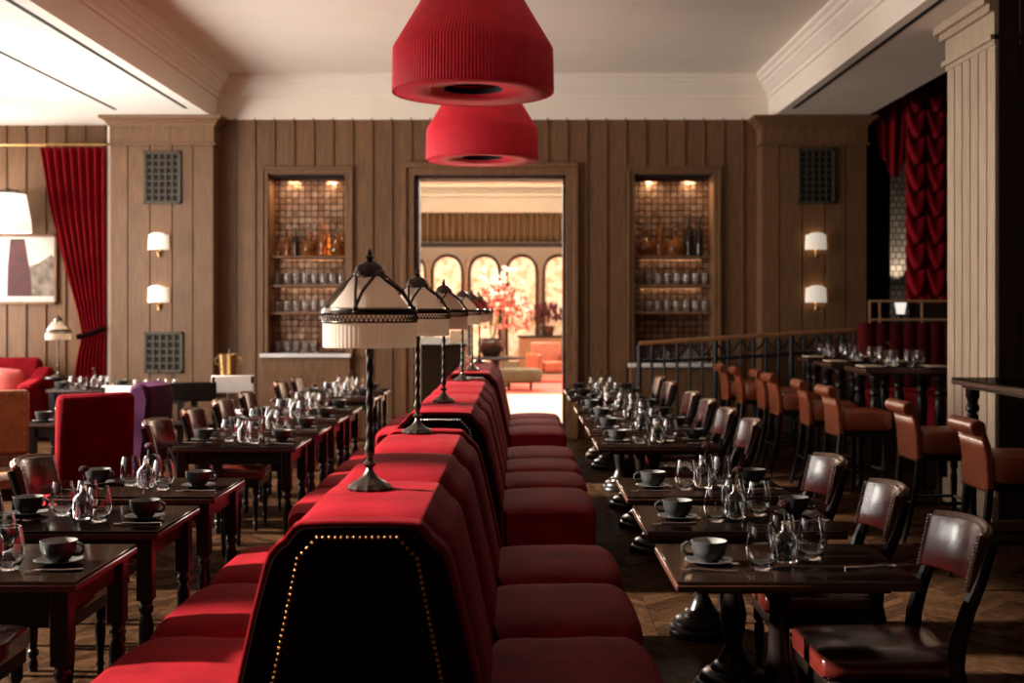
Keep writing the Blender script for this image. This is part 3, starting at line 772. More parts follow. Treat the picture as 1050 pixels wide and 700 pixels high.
# ------------------------------------------------------------------ dining chairs (front is local +y)
def make_chair():
    t = thing('dining_chair', 'x', 'chair')
    SP = [(-0.225, 0.385), (0.225, 0.385), (0.24, 0.40), (0.24, 0.45), (0.22, 0.468), (0.12, 0.482), (0, 0.486), (-0.12, 0.482), (-0.22, 0.468), (-0.24, 0.45), (-0.24, 0.40)]
    m = MB(); m.pillow(SP, -0.24, 0.25, 0.03, 12, (0, 0.43), 6); m.build('seat', 'leather_ox', t, angle=60)
    m = MB(); m.box(-0.225, 0.225, -0.23, 0.235, 0.325, 0.384); m.build('seat_frame', 'ebony', t, bevel=0.006)
    # curved back panel
    def bp(u, v, off):
        x = -0.235 + 0.47 * u; s = x / 0.235; z = 0.69 + 0.205 * v - 0.012 * s * s * v
        return (x, -0.305 + 0.07 * s * s - 0.045 * v + off, z)
    n_, k_ = 16, 6
    m = MB()
    vs = []; fs = []
    for off in (0.0, -0.045):
        for j in range(k_ + 1):
            for i in range(n_ + 1):
                bul = (0.012 * math.sin(PI * j / k_) ** 0.5 * math.sin(PI * i / n_) ** 0.5) if off == 0 else 0
                vs.append(bp(i / n_, j / k_, off + bul))
    w = n_ + 1; h = w * (k_ + 1)
    for j in range(k_):
        for i in range(n_):
            a = j * w + i; fs.append((a, a + 1, a + w + 1, a + w)); fs.append((h + a + w, h + a + w + 1, h + a + 1, h + a))
    for i in range(n_):
        fs.append((i, h + i, h + i + 1, i + 1)); a = k_ * w + i; fs.append((a, a + 1, h + a + 1, h + a))
    for j in range(k_):
        a = j * w; fs.append((a, a + w, h + a + w, h + a)); a = j * w + n_; fs.append((a, h + a, h + a + w, a + w))
    m.add(vs, fs); m.build('backrest', 'leather_ox', t, bevel=0.008, angle=50)
    m = MB()
    for u in (0.0, 1.0):
        for j in range(15):
            p = bp(u, (j + 0.5) / 15, -0.003); sx = -1 if u == 0 else 1
            m.ball((p[0] - sx * 0.006, p[1] + 0.006, p[2]), 0.0062, 6)
    m.build('nailhead_trim', 'nail_steel', t)
    m = MB()
    m.tube([bp(i / 16, 1, -0.022)[:2] + (bp(i / 16, 1, 0)[2] + 0.004,) for i in range(17)], 0.008, 6); m.build('top_rail', 'walnut', t)
    for s in (-1, 1):
        m = MB()
        m.tube([(s * 0.215, -0.34, 0.0), (s * 0.215, -0.29, 0.15), (s * 0.215, -0.235, 0.30), (s * 0.215, -0.205, 0.42), (s * 0.217, -0.215, 0.52), (s * 0.222, -0.245, 0.62), (s * 0.226, -0.285, 0.72), (s * 0.228, -0.33, 0.86)],
               [0.018, 0.024, 0.031, 0.034, 0.031, 0.028, 0.025, 0.02], 8); m.build('rear_leg', 'ebony', t)
        m = MB(); m.lathe([(0, 0), (0.012, 0), (0.017, 0.02), (0.013, 0.045), (0.02, 0.06), (0.014, 0.075), (0.017, 0.12), (0.024, 0.2), (0.022, 0.24), (0.015, 0.255), (0.026, 0.27), (0.026, 0.326), (0, 0.326)], 12, (s * 0.195, 0.205, 0)); m.build('front_leg', 'ebony', t)
    return t
ch = make_chair(); index_kids(); P_ch = Proto(ch)
for i in range(9):
    P_ch.put((1.285, RT[i][1] + (0.0, -0.02, 0.03, 0, 0, 0, 0, 0, 0)[i], 0), PI / 2 + (0.03, -0.02, 0.04, 0, 0.03, -0.02, 0, 0.02, 0)[i],
             'oxblood leather dining chair drawn up to %s' % RN[i], 'chairs right of the banquette')
for i in range(9):
    P_ch.put((-2.085 if i < 2 else -2.17, LT[i][1], 0), -PI / 2 + (0, 0, 0.03, -0.03, 0.02, 0, 0.03, 0, 0)[i],
             'oxblood leather dining chair drawn up to %s' % LN[i], 'chairs left of the banquette')

# ------------------------------------------------------------------ tableware prototypes
def make_cup():
    m = MB(); m.lathe([(0, 0), (0.03, 0), (0.032, 0.006), (0.048, 0.02), (0.056, 0.04), (0.058, 0.066), (0.0565, 0.067), (0.0545, 0.066)], 24); 
    m.f = m.f[:-1]; o = m.build('coffee_cup', 'cup'); tag(o, 'x', 'cup')
    m = MB(); m.lathe([(0.0545, 0.066), (0.052, 0.04), (0.044, 0.022), (0.02, 0.01), (0, 0.009)], 24); m.f = [f for f in m.f if len(f) <= 4]; m.build('cup_lining', 'cup_in', o)
    m = MB(); m.tube([(0.054, 0, 0.056), (0.07, 0, 0.06), (0.084, 0, 0.05), (0.084, 0, 0.036), (0.072, 0, 0.024), (0.05, 0, 0.022)], 0.0055, 8); m.build('handle', 'cup', o)
    return o
def make_saucer():
    m = MB(); m.lathe([(0, 0), (0.04, 0), (0.045, 0.004), (0.075, 0.012), (0.078, 0.014), (0.075, 0.0155), (0.045, 0.008), (0.035, 0.006), (0, 0.006)], 28); return tag(m.build('saucer', 'saucer'), 'x', 'saucer')
P_glass = Proto(mk_glass('stemless_glass', 0.128, 0.026, 0.047, 0.035, 'glass', 24))
cup = make_cup(); sau = make_saucer()
# bud vase: clear apothecary bottle
m = MB()
outp = [(0.03, 0), (0.034, 0.006), (0.034, 0.062), (0.029, 0.075), (0.012, 0.09), (0.011, 0.108), (0.015, 0.113)]
m.lathe([(0, 0)] + outp + [(0.0095, 0.113), (0.0085, 0.09), (0.026, 0.072), (0.031, 0.06), (0.031, 0.008), (0, 0.008)], 20)
P_vase = Proto(tag(m.build('bud_vase', 'glass', angle=60), 'x', 'vase'))
fw = thing('burgundy_flower', 'x', 'flower')
m = MB(); m.tube([(0, 0, 0.012), (0.003, 0, 0.06), (0.004, 0, 0.11), (0.012, 0.004, 0.15)], 0.0016, 5); m.build('stem', 'stem', fw)
m = MB()
for i in range(22):
    a = i * 2.4; r = 0.014 * math.sqrt(i / 22); m.ball((0.013 + r * math.cos(a), 0.004 + r * math.sin(a), 0.158 + 0.014 * math.sqrt(max(0, 1 - (i / 22)))), 0.006, 6)
m.build('flower_head', 'flower', fw)
def cutlery(kind):
    m = MB()
    if kind == 'fork':
        m.tube([(0, -0.095, 0.004), (0, -0.03, 0.004), (0, 0.03, 0.007), (0, 0.045, 0.009)], [0.0045, 0.003, 0.0025, 0.003], 6)
        m.box(-0.011, 0.011, 0.044, 0.062, 0.006, 0.009)
        for k in range(4): x = -0.0095 + k * 0.00633; m.tube([(x, 0.06, 0.0075), (x, 0.082, 0.004), (x, 0.098, 0.006)], 0.0016, 4)
    else:
        m.tube([(0, -0.065, 0.003), (0, 0.0, 0.003), (0, 0.03, 0.006)], [0.0035, 0.002, 0.002], 6); m.ball((0, 0.043, 0.006), 0.013, 10, 0.25)
    return tag(m.build(kind, 'steel'), 'small steel teaspoon lying on a saucer', kind)
P_fork = Proto(cutlery('fork')); spo = cutlery('teaspoon')
index_kids()
P_cup, P_sau, P_fl, P_sp = Proto(cup), Proto(sau), Proto(fw), Proto(spo)
ZT0 = 0.7505
def place_cup(x, y, a, where, spoon=False):
    P_sau.put((x, y, ZT0), 0, 'charcoal saucer %s' % where, 'saucers on the tables', 1.1)
    P_cup.put((x, y, ZT0 + 0.0072), a, 'charcoal coffee cup %s' % where, 'coffee cups on the tables', 1.12)
    if spoon: P_sp.put((x + 0.098 * math.cos(a + 2.2), y + 0.098 * math.sin(a + 2.2), ZT0 + 0.0178), 0.4 + a, 'steel teaspoon %s' % where, 'teaspoons')
def dress(tx, ty, tn, sgn, i):
    sp = i < 3
    """sgn +1: banquette lies on the -x side of the table"""
    X = lambda f: tx - sgn * 0.4075 + sgn * f
    near = i < 3
    jit = lambda s=0.012: random.uniform(-s, s)
    place_cup(X(0.155) + jit(), ty - 0.03 + jit(), PI if sgn > 0 else random.uniform(-0.3, 0.2), 'at the banquette side of ' + tn, sp)
    if not (sgn > 0 and i == 0):
        place_cup(X(0.69) + jit(), ty + 0.06 + jit(), random.uniform(-0.5, 0.4), 'at the chair side of ' + tn)
    dy = -0.10 if i == 0 else -0.06
    P_glass.put((X(0.31) + jit(), ty + dy - 0.04, ZT0), 0, 'clear stemless glass nearest the banquette on ' + tn, 'stemless glasses on the tables', 1.16)
    P_glass.put((X(0.53) + jit(), ty + 0.05 + jit(), ZT0), 0, 'clear stemless glass nearest the chair on ' + tn, 'stemless glasses on the tables', 1.16)
    vx, vy = X(0.415) + jit(), ty - 0.03 + jit()
    P_vase.put((vx, vy, ZT0), 0, 'clear bud vase with one flower on ' + tn, 'bud vases on the tables', 1.28)
    P_fl.put((vx, vy, ZT0), random.uniform(0, 6), 'single burgundy flower in bud vase on ' + tn, 'flowers in the bud vases', 1.28)
    P_glass.put((X(0.45) + jit(), ty + 0.17 + jit(), ZT0), 0, 'third clear stemless glass behind the vase on ' + tn, 'stemless glasses on the tables', 1.1)
    P_fork.put((X(0.13), ty - 0.18, ZT0), PI / 2 + jit(0.2), 'steel fork at the banquette side of ' + tn, 'forks on the tables')
    P_fork.put((X(0.70), ty - 0.12, ZT0), -PI / 2 + 0.2 + jit(0.2), 'steel fork at the chair side of ' + tn, 'forks on the tables')
for i in range(9):
    dress(RT[i][0], RT[i][1], RN[i], 1, i); dress(LT[i][0], LT[i][1], LN[i], -1, i)

# ------------------------------------------------------------------ bar stools and high tables on the right
def make_stool():
    t = thing('bar_stool', 'x', 'bar stool')
    SP = [(-0.21, 0.63), (0.21, 0.63), (0.22, 0.65), (0.22, 0.77), (0.20, 0.795), (0, 0.81), (-0.20, 0.795), (-0.22, 0.77), (-0.22, 0.65)]
    m = MB(); m.pillow(SP, -0.17, 0.25, 0.03, 12, (0, 0.71), 6); m.build('seat', 'leather_tan', t, angle=60)
    # back: profile in (y,z) swept over x; rolls over outwards at the top
    fr = [(-0.165, 0.60), (-0.17, 0.75), (-0.185, 0.85), (-0.215, 0.93)]
    roll = arc(-0.262, 0.955, 0.048, 20, 290, 14)
    bk = [(-0.243, 0.90), (-0.225, 0.82), (-0.215, 0.72), (-0.21, 0.58), (-0.185, 0.565)]
    PR = fr + roll + bk
    m = MB(); m.prism_x(PR, -0.205, 0.205); m.build('backrest', 'leather_tan', t, bevel=0.012, angle=50)
    m = MB()
    for s in (-1, 1):
        for i in range(24):
            y, z = PR[i % len(PR)]
        for (y, z) in bk[1:]:
            m.ball((s * 0.2, y - 0.002, z), 0.006, 6)
    for i in range(18): m.ball((-0.19 + 0.38 * i / 17, -0.2095, 0.585), 0.006, 6)
    m.build('nailhead_trim', 'nail', t)
    m = MB(); m.box(-0.2, 0.2, -0.16, 0.23, 0.58, 0.628); m.build('seat_frame', 'ebony', t, bevel=0.006)
    for s in (-1, 1):
        m = MB(); m.tube([(s * 0.185, -0.30, 0), (s * 0.185, -0.25, 0.2), (s * 0.185, -0.205, 0.42), (s * 0.185, -0.187, 0.6)], [0.018, 0.021, 0.025, 0.026], 8); m.build('rear_leg', 'ebony', t)
        m = MB(); m.lathe([(0, 0), (0.014, 0), (0.018, 0.03), (0.014, 0.06), (0.022, 0.08), (0.016, 0.1), (0.02, 0.25), (0.026, 0.42), (0.018, 0.47), (0.028, 0.49), (0.028, 0.582), (0, 0.582)], 12, (s * 0.175, 0.2, 0)); m.build('front_leg', 'ebony', t)
    m = MB(); m.tube([(-0.175, 0.2, 0.28), (0.175, 0.2, 0.28)], 0.012, 8); m.tube([(-0.185, -0.235, 0.27), (0.185, -0.235, 0.27)], 0.012, 8)
    for s in (-1, 1): m.tube([(s * 0.175, 0.2, 0.28), (s * 0.185, -0.235, 0.27)], 0.012, 8)
    m.build('foot_rail', 'ebony', t)
    return t
stl = make_stool(); index_kids(); P_st = Proto(stl)
stools = [(990, 5.9), (922, 7.07), (846, 8.44), (819, 9.15), (788, 10.1), (775, 10.65), (753, 11.25), (738, 11.75)]
for i, (px, k) in enumerate(stools):
    P_st.put((WX(px, k) + 0.265, WY(k), 0), -PI / 2 + (0.0, 0.03, 0.05, -0.02, 0.03, 0, -0.03, 0.02)[i],
             'cognac leather bar stool with rolled back, %s of the line from the front' % (['first', 'second', 'third', 'fourth', 'fifth', 'sixth', 'seventh', 'last'][i]), 'bar stools at the high tables')
HL = [(0, 0), (0.04, 0), (0.045, 0.03), (0.03, 0.06), (0.034, 0.1), (0.03, 0.13), (0.03, 0.3), (0.044, 0.6), (0.05, 0.8), (0.042, 0.86), (0.03, 0.88), (0.05, 0.9), (0.05, 0.93), (0.034, 0.95), (0.04, 0.98), (0.052, 1.0), (0.052, 1.065), (0, 1.065)]
def high_table(x0, x1, y0, y1, z, label):
    t = thing('high_table', label, 'high table', ((x0 + x1) / 2, (y0 + y1) / 2, 0), 0, 'high tables by the bar stools'); w, d = x1 - x0, y1 - y0
    tabletop(t, w, d, z, 0.05)
    m = MB(); m.box(-w / 2 + 0.06, w / 2 - 0.06, -d / 2 + 0.06, d / 2 - 0.06, z - 0.075, z - 0.051); m.build('apron', 'ebony', t)
    for sx in (-1, 1):
        for sy in (-1, 1):
            m = MB(); m.lathe([(r, zz * (z - 0.075) / 1.065) for r, zz in HL], 16, (sx * (w / 2 - 0.12), sy * (d / 2 - 0.11), 0)); m.build('leg', 'ebony', t)
HTZ = 1.14
HT = [(3.30, 4.25, 7.15, 9.50), (3.08, 3.9, 11.06, 11.78), (3.06, 3.88, 12.2, 12.92), (3.13, 3.85, 13.5, 13.98)]
HN = ['the long high table before the panelled column', 'the high table just beyond the panelled column', 'the third high table from the column', 'the farthest high table by the railing']
HD = ['long dark high table running before the panelled column', 'dark high table just beyond the panelled column', 'dark high table, second beyond the panelled column', 'farthest dark high table beside the iron railing']
for h, d in zip(HT, HD): high_table(*h, HTZ, d)
for j, h in enumerate(HT):
    x0, x1, y0, y1 = h; zz = HTZ + 0.0005
    if j == 0: spots = [(4.02, 7.95), (4.12, 8.1), (4.10, 7.8), (4.18, 8.25)]
    else:
        xm = (x0 + x1) / 2; ym = (y0 + y1) / 2
        spots = [(xm - 0.14, ym + 0.02), (xm - 0.02, ym + 0.1), (xm + 0.08, ym - 0.05), (xm + 0.2, ym + 0.04)]
    for q, (x, y) in enumerate(spots):
        P_glass.put((x, y, zz), 0, 'clear stemless glass, %s in the cluster on %s' % (['first', 'second', 'third', 'fourth'][q], HN[j]), 'glasses on the high tables', 1.15)
    P_vase.put((spots[0][0] + 0.03, spots[0][1] - (0.3 if j == 0 else 0.13), zz), 0, 'clear bud vase among glasses on %s' % HN[j], 'bud vases on the tables')
    P_fl.put((spots[0][0] + 0.03, spots[0][1] - (0.3 if j == 0 else 0.13), zz), 1.0 + j, 'burgundy flower in bud vase on %s' % HN[j], 'flowers in the bud vases')
    if j > 0:
        for q, fx in enumerate((0.12, 0.84)):
            m = MB(); m.box(-0.085, 0.085, -0.14, 0.14, 0, 0.012); o = m.build('menu_card', 'paper', bevel=0.002)
            o.location = (x0 + (x1 - x0) * fx, (y0 + y1) / 2 - 0.12, zz); tag(o, 'tan menu card, %s end of %s' % (['stool', 'bench'][q], HN[j]), 'menu', 'menus on the high tables')

# L-shaped bench and high back with brass rail beyond the column
t = thing('corner_bench', 'tall dark red tufted bench back with red seat beyond the high tables', 'bench', (4.05, 14.7, 0))
m = MB(); m.box(0.02, 2.4, 0.02, 0.3, 0, 0.68); m.build('bench_base', 'ebony', t)
m = MB(); nn = 15
for i in range(nn):
    a, b = 2.4 * i / nn, 2.4 * (i + 1) / nn
    m.grid(lambda u, v, a=a, b=b: (a + (b - a) * u, -0.035 * math.sin(PI * u) ** 0.6, 0.68 + 0.82 * v), 8, 3)
m.box(0, 2.4, 0.0, 0.22, 0.68, 1.5); m.build('tufted_back', 'velvet_bench', t)
m = MB(); m.pillow([(-0.6, 0.5), (0.0, 0.5), (0.0, 0.7), (-0.05, 0.74), (-0.55, 0.74), (-0.6, 0.7)], 0.0, 2.4, 0.03, 8); m.xf(Matrix(((0, 1, 0, 0), (1, 0, 0, 0), (0, 0, 1, 0), (0, 0, 0, 1)))); m.build('seat', 'velvet', t, angle=50)
m = MB(); m.box(0.02, 2.4, -0.56, 0.02, 0, 0.5); m.build('bench_front', 'velvet_dark', t)
m = MB(); m.pillow([(-0.1, 0.5), (0.5, 0.5), (0.5, 0.7), (0.45, 0.74), (-0.05, 0.74), (-0.1, 0.7)], -3.4, -0.62, 0.03, 8); m.build('side_seat', 'velvet', t, angle=50)
m = MB(); m.box(-0.06, 0.5, -3.36, -0.62, 0, 0.5); m.build('side_front', 'velvet_dark', t)
m = MB()
kx = 11.55
x0 = 0.12
for z in (1.54, 1.76): m.bar((x0, 0.1, z), (2.4, 0.1, z), 0.028)
for x in (x0, x0 + 0.12, x0 + 0.62, x0 + 1.2, x0 + 1.8): m.bar((x, 0.1, 1.5), (x, 0.1, 1.765), 0.022)
m.build('brass_rail', 'brass_satin', t)

# stone strip with uplight, recess curtains
m = MB(); m.box(WX(912, 12.9), WX(932, 12.9), 16.5, 16.618, 0, 4.6); struct(m, 'wall_stone', 'stone')
t = thing('uplight', 'small white uplighter glowing before the stone strip', 'light', (WX(925, 12.7), 16.32, 1.60))
m = MB(); m.lathe([(0.05, 0), (0.075, 0.15), (0.07, 0.15), (0.046, 0.004)], 20, closed=True); m.build('shade', 'lit_shade', t)
m = MB(); m.lathe([(0, -1.60), (0.11, -1.60), (0.11, -1.58), (0.015, -1.56), (0.015, -0.01), (0.055, 0), (0, 0.002)], 16); m.build('stand', 'bronze', t)
ld = bpy.data.lights.new('uplight_spot', 'SPOT'); ld.energy = 60; ld.color = (1, 0.85, 0.65); ld.spot_size = 0.8; ld.shadow_soft_size = 0.03
lo = bpy.data.objects.new('uplight_spot', ld); COL.objects.link(lo); lo.location = (WX(925, 12.7), 16.32, 1.78); lo.rotation_euler = (PI - 0.12, 0, 0)

def drape(name, x0, x1, y, z0, z1, folds, m_, label, amp=0.05):
    m = MB(); m.grid(lambda u, v: (x0 + (x1 - x0) * u, y + amp * math.sin(2 * PI * folds * u + 0.6 * math.sin(3 * v)), z0 + (z1 - z0) * v), folds * 10, 12)
    return tag(m.build(name, m_, solid=0.006, angle=80), label, 'curtain')
drape('black_curtain', WX(884, 12.7), WX(913, 12.7), 16.25, 0.02, 4.6, 4, 'curtain_black', 'straight black curtain hanging between pilaster and stone strip')
# Austrian blind: puffed swags in two columns
def austrian(x0, x1, y, z0, z1, ncol, label):
    cw = (x1 - x0) / ncol; rows = 9; m = MB()
    def fn(u, v):
        c = (u * ncol) % 1.0 if u < 1 else 1.0
        d = math.cos(PI * (c - 0.5)) ** 0.8 if 0 < c < 1 else 0
        ph = (v * rows + 0.75 * d) % 1.0
        puff = (1 - ph) ** 0.6 * min(1, ph * 9)
        return (x0 + (x1 - x0) * u, y - 0.03 - 0.17 * puff * (0.25 + 0.75 * d), z0 + (z1 - z0) * v - 0.05 * d)
    m.grid(fn, ncol * 20, rows * 12)
    return tag(m.build('austrian_blind', 'curtain_red', solid=0.005, angle=70), label, 'curtain')
austrian(WX(931, 12.2), WX(1012, 12.2), 15.75, 1.78, 4.75, 4, 'ruched dark red festoon blind above the bench')
m = MB()
xa, xb = WX(896, 12.5), WX(934, 12.5)
m.grid(lambda u, v: (xa + (xb - xa) * (0.5 + (u - 0.5) * (1 - 0.35 * v ** 2)), 15.95 - 0.08 * math.sin(PI * u) + 0.035 * math.sin(u * 22 + v * 2), 4.35 - (4.35 - WZ(183, 12.5)) * v * (0.72 + 0.28 * math.sin(PI * u))), 50, 16)
tag(m.build('swag_drape', 'curtain_red', solid=0.006, angle=80), 'short rounded red swag hanging above the black curtain', 'curtain')

# ------------------------------------------------------------------ iron railing with wooden handrail
ra = Vector((WX(655, 12.1), 15.45, WZ(352, 12.07))); rb = Vector((WX(888, 12.1), 15.45, WZ(337, 12.07)))
t = thing('stair_railing', 'black iron railing with scrolls under a sloping wooden handrail', 'railing', (ra.x, 15.45, 0))
o0 = Vector((ra.x, 15.45, 0)); RL = rb - ra
m = MB(); m.bar(ra - o0, rb - o0, 0.07, 0.05); m.build('handrail', 'rail_wood', t, bevel=0.012)
m = MB()
low = lambda s: (ra + RL * s - o0) + Vector((0, 0, -0.22 - 0.03 * math.sin(PI * s)))
m.tube([low(i / 12) for i in range(13)], 0.025, 6); m.tube([(ra + RL * s - o0) * 1.0 + Vector((0, 0, -(ra + RL * s).z + 0.12)) for s in (0, 1)], 0.012, 6)
m.build('lower_rail', 'iron', t)
m = MB(); nbars = 18
for i in range(nbars + 1):
    s = i / nbars; p = ra + RL * s - o0; m.tube([(p.x, 0, 0.0), (p.x, 0, p.z - 0.02)], 0.02 if i % 6 else 0.035, 6)
m.build('balusters', 'iron', t)
m = MB()
for i in range(9):
    a, b = (i * 2) / nbars, (i * 2 + 2) / nbars
    pts = []
    for q in range(11):
        s = a + (b - a) * q / 10; p = ra + RL * s - o0
        pts.append((p.x, -0.005, p.z - 0.03 - 0.16 * math.sin(PI * q / 10)))
    m.tube(pts, 0.014, 5)
    p = ra + RL * ((a + b) / 2) - o0
    m.tube([(p.x + 0.045 * math.cos(w_), -0.005, p.z - 0.1 + 0.045 * math.sin(w_)) for w_ in [2 * PI * k / 12 for k in range(13)]], 0.011, 5)
m.build('scrollwork', 'iron', t)

# ------------------------------------------------------------------ left background
# curtain with tieback and rod
KC = 12.8; yC = 16.40
def cl(z):   # left edge of the curtain as the photograph shows it
    pts = [(0.02, WX(74, KC)), (0.9, WX(76, KC)), (1.33, WX(83, KC)), (1.6, WX(79, KC)), (2.2, WX(66, KC)), (3.0, WX(51, KC)), (3.8, WX(41, KC))]
    for (a, xa_), (b, xb_) in zip(pts, pts[1:]):
        if z <= b: return xa_ + (xb_ - xa_) * (z - a) / (b - a)
    return pts[-1][1]
t = thing('tied_curtain', 'red floor-length curtain gathered by a tieback under a brass rod', 'curtain', (WX(108, KC), yC, 0))
ox = WX(108, KC); m = MB()
m.grid(lambda u, v: (cl(0.02 + 3.77 * v) - ox + (0 - (cl(0.02 + 3.77 * v) - ox)) * u, 0.055 * math.sin(2 * PI * 8 * u + 0.5 * math.sin(4 * v)) * (0.55 if abs(v - 0.35) < 0.03 else 1), 0.02 + 3.77 * v), 96, 40)
m.build('cloth', 'curtain_red', t, solid=0.006, angle=80)
m = MB(); xl = cl(1.33) - ox
m.tube([(xl - 0.02, -0.09, 1.30), (xl * 0.5, -0.12, 1.34), (0.02, -0.07, 1.42)], 0.035, 8); m.build('tieback', 'velvet_dark', t)
m = MB(); m.tube([(-1.6, 0, 3.82), (0.0, 0, 3.82)], 0.016, 10)
for i in range(9): 
    m.tube([(-0.85 + i * 0.1 + 0.024 * math.cos(w_) * 0.2, 0.024 * math.cos(w_), 3.815 + 0.026 * math.sin(w_)) for w_ in [2 * PI * k / 10 for k in range(11)]], 0.004, 5)
m.build('rod', 'brass', t)
# picture and picture light
KW = 12.95; yW = YL - 0.016
x0, x1, z0, z1 = WX(-45, KW), WX(58, KW), WZ(312, KW), WZ(240, KW)
t = thing('framed_picture', 'wide framed photograph print with dark red gown shape on the alcove wall', 'picture', (x0, yW, z0)); w_, h_ = x1 - x0, z1 - z0
m = MB(); b_ = 0.035
m.box(0, w_, -0.03, 0, h_ - b_, h_); m.box(0, w_, -0.03, 0, 0, b_); m.box(0, b_, -0.03, 0, 0, h_); m.box(w_ - b_, w_, -0.03, 0, 0, h_); m.build('frame', 'walnut', t, bevel=0.004)
m = MB(); m.box(b_, w_ - b_, -0.012, -0.002, b_, h_ - b_); m.build('print', 'art_sky', t)
gx = WX(20, KW) - x0
m = MB(); m.prism_y([(gx + 0.09, 0.11), (w_ - b_ - 0.002, 0.11), (w_ - b_ - 0.002, 0.62), (gx + 0.42, 0.66), (gx + 0.25, 0.55), (gx + 0.1, 0.5)], -0.0145, -0.0125); m.build('print_landscape', 'art_land', t)
m = MB(); m.prism_y([(gx - 0.17, 0.11), (gx + 0.16, 0.11), (gx + 0.14, 0.4), (gx + 0.06, 0.87), (gx - 0.13, 0.87), (gx - 0.16, 0.5)], -0.0165, -0.0148); m.build('print_gown', 'art_red', t)
t = thing('wall_lamp', 'large white drum wall lamp glowing above the framed picture', 'wall light', (WX(0, 12.5), 16.2, WZ(217, 12.5)))
m = MB(); m.shell([(0.31, -0.25), (0.30, -0.1), (0.24, 0.24)], 40); m.build('shade', 'lit_shade', t, solid=0.004)
m = MB(); m.tube([(0, 0.4, 0.31), (0, 0, 0.31), (0, 0, 0.2)], 0.016, 8); m.box(-0.14, 0.15, -0.03, 0.03, 0.27, 0.30); m.build('arm', 'bronze', t)
ld = bpy.data.lights.new('wall_lamp_bulb', 'POINT'); ld.energy = 6; ld.color = (1, 0.85, 0.65); ld.shadow_soft_size = 0.1
lo = bpy.data.objects.new('wall_lamp_bulb', ld); COL.objects.link(lo); lo.location = (WX(0, 12.5), 16.2, WZ(225, 12.5))
# sofa
xs1 = WX(33, 12.6)
t = thing('sofa', 'red velvet sofa with scrolled back against the alcove wall', 'sofa', (xs1, 16.5, 0))
m = MB(); m.prism_x([(-0.22, 0.4), (0, 0.4), (0.02, 0.95), (-0.02, 1.0), (-0.1, 1.03), (-0.17, 1.0), (-0.2, 0.9)], -1.2, 0); m.build('back', 'velvet', t, bevel=0.03)
m = MB(); m.pillow([(-0.85, 0.3), (-0.2, 0.3), (-0.2, 0.46), (-0.8, 0.48), (-0.87, 0.44)], -1.2, 0, 0.03, 10); m.xf(Matrix(((0, 1, 0, 0), (1, 0, 0, 0), (0, 0, 1, 0), (0, 0, 0, 1)))); m.build('seat', 'velvet', t, angle=50)
m = MB(); m.prism_x([(-0.85, 0.12), (-0.1, 0.12), (-0.1, 0.86), (-0.2, 0.92), (-0.5, 0.78), (-0.86, 0.72), (-0.9, 0.66), (-0.86, 0.6)], 0.0, 0.2); m.build('arm', 'velvet', t, bevel=0.04)
m = MB(); m.box(-1.2, 0.0, -0.84, -0.02, 0.12, 0.3); m.build('base', 'velvet_dark', t)
for x in (-1.1, 0.1): m = MB(); m.lathe([(0, 0), (0.02, 0), (0.03, 0.12), (0, 0.12)], 10, (x, -0.75, 0)); m.build('foot', 'ebony', t)
m = MB(); m.pillow([(-0.2, -0.05), (0.2, -0.05), (0.22, 0), (0.2, 0.05), (-0.2, 0.05), (-0.22, 0)], -0.2, 0.2, 0.045, 10, None, 4)
cu = tag(m.build('sofa_cushion', 'cushion', angle=70), 'x', 'cushion'); P_cu = Proto(cu)
for i, (x, lb) in enumerate(((xs1 - 0.32, 'pale rose cushion leaning at the sofa arm end'), (xs1 - 0.85, 'pale rose cushion leaning mid sofa'))):
    o = P_cu.put((x, 16.13, 0.70), 0, lb, 'cushions on the sofa'); o.rotation_euler = (math.radians(-68), 0.1 * (1 - 2 * i), 0)
# console with lamp
t = thing('side_table', 'small dark side table beside the red sofa carrying a lamp', 'side table', (WX(63, 12.55), 15.95, 0))
m = MB(); m.lathe([(0, 0.77), (0.16, 0.77), (0.17, 0.785), (0.16, 0.8), (0, 0.8)], 24); m.build('top', 'ebony', t)
m = MB(); m.lathe([(0, 0.03), (0.04, 0.03), (0.025, 0.2), (0.035, 0.4), (0.022, 0.6), (0.05, 0.77), (0, 0.77)], 14); m.build('pedestal', 'ebony', t)
m = MB(); m.lathe([(0, 0), (0.17, 0), (0.16, 0.02), (0.05, 0.035), (0, 0.035)], 20); m.build('base', 'ebony', t)
P_lamp.put((WX(63, 12.55), 15.95, 0.8005), 0, 'small white topped table lamp on the side table by the red curtain', 'table lamps')

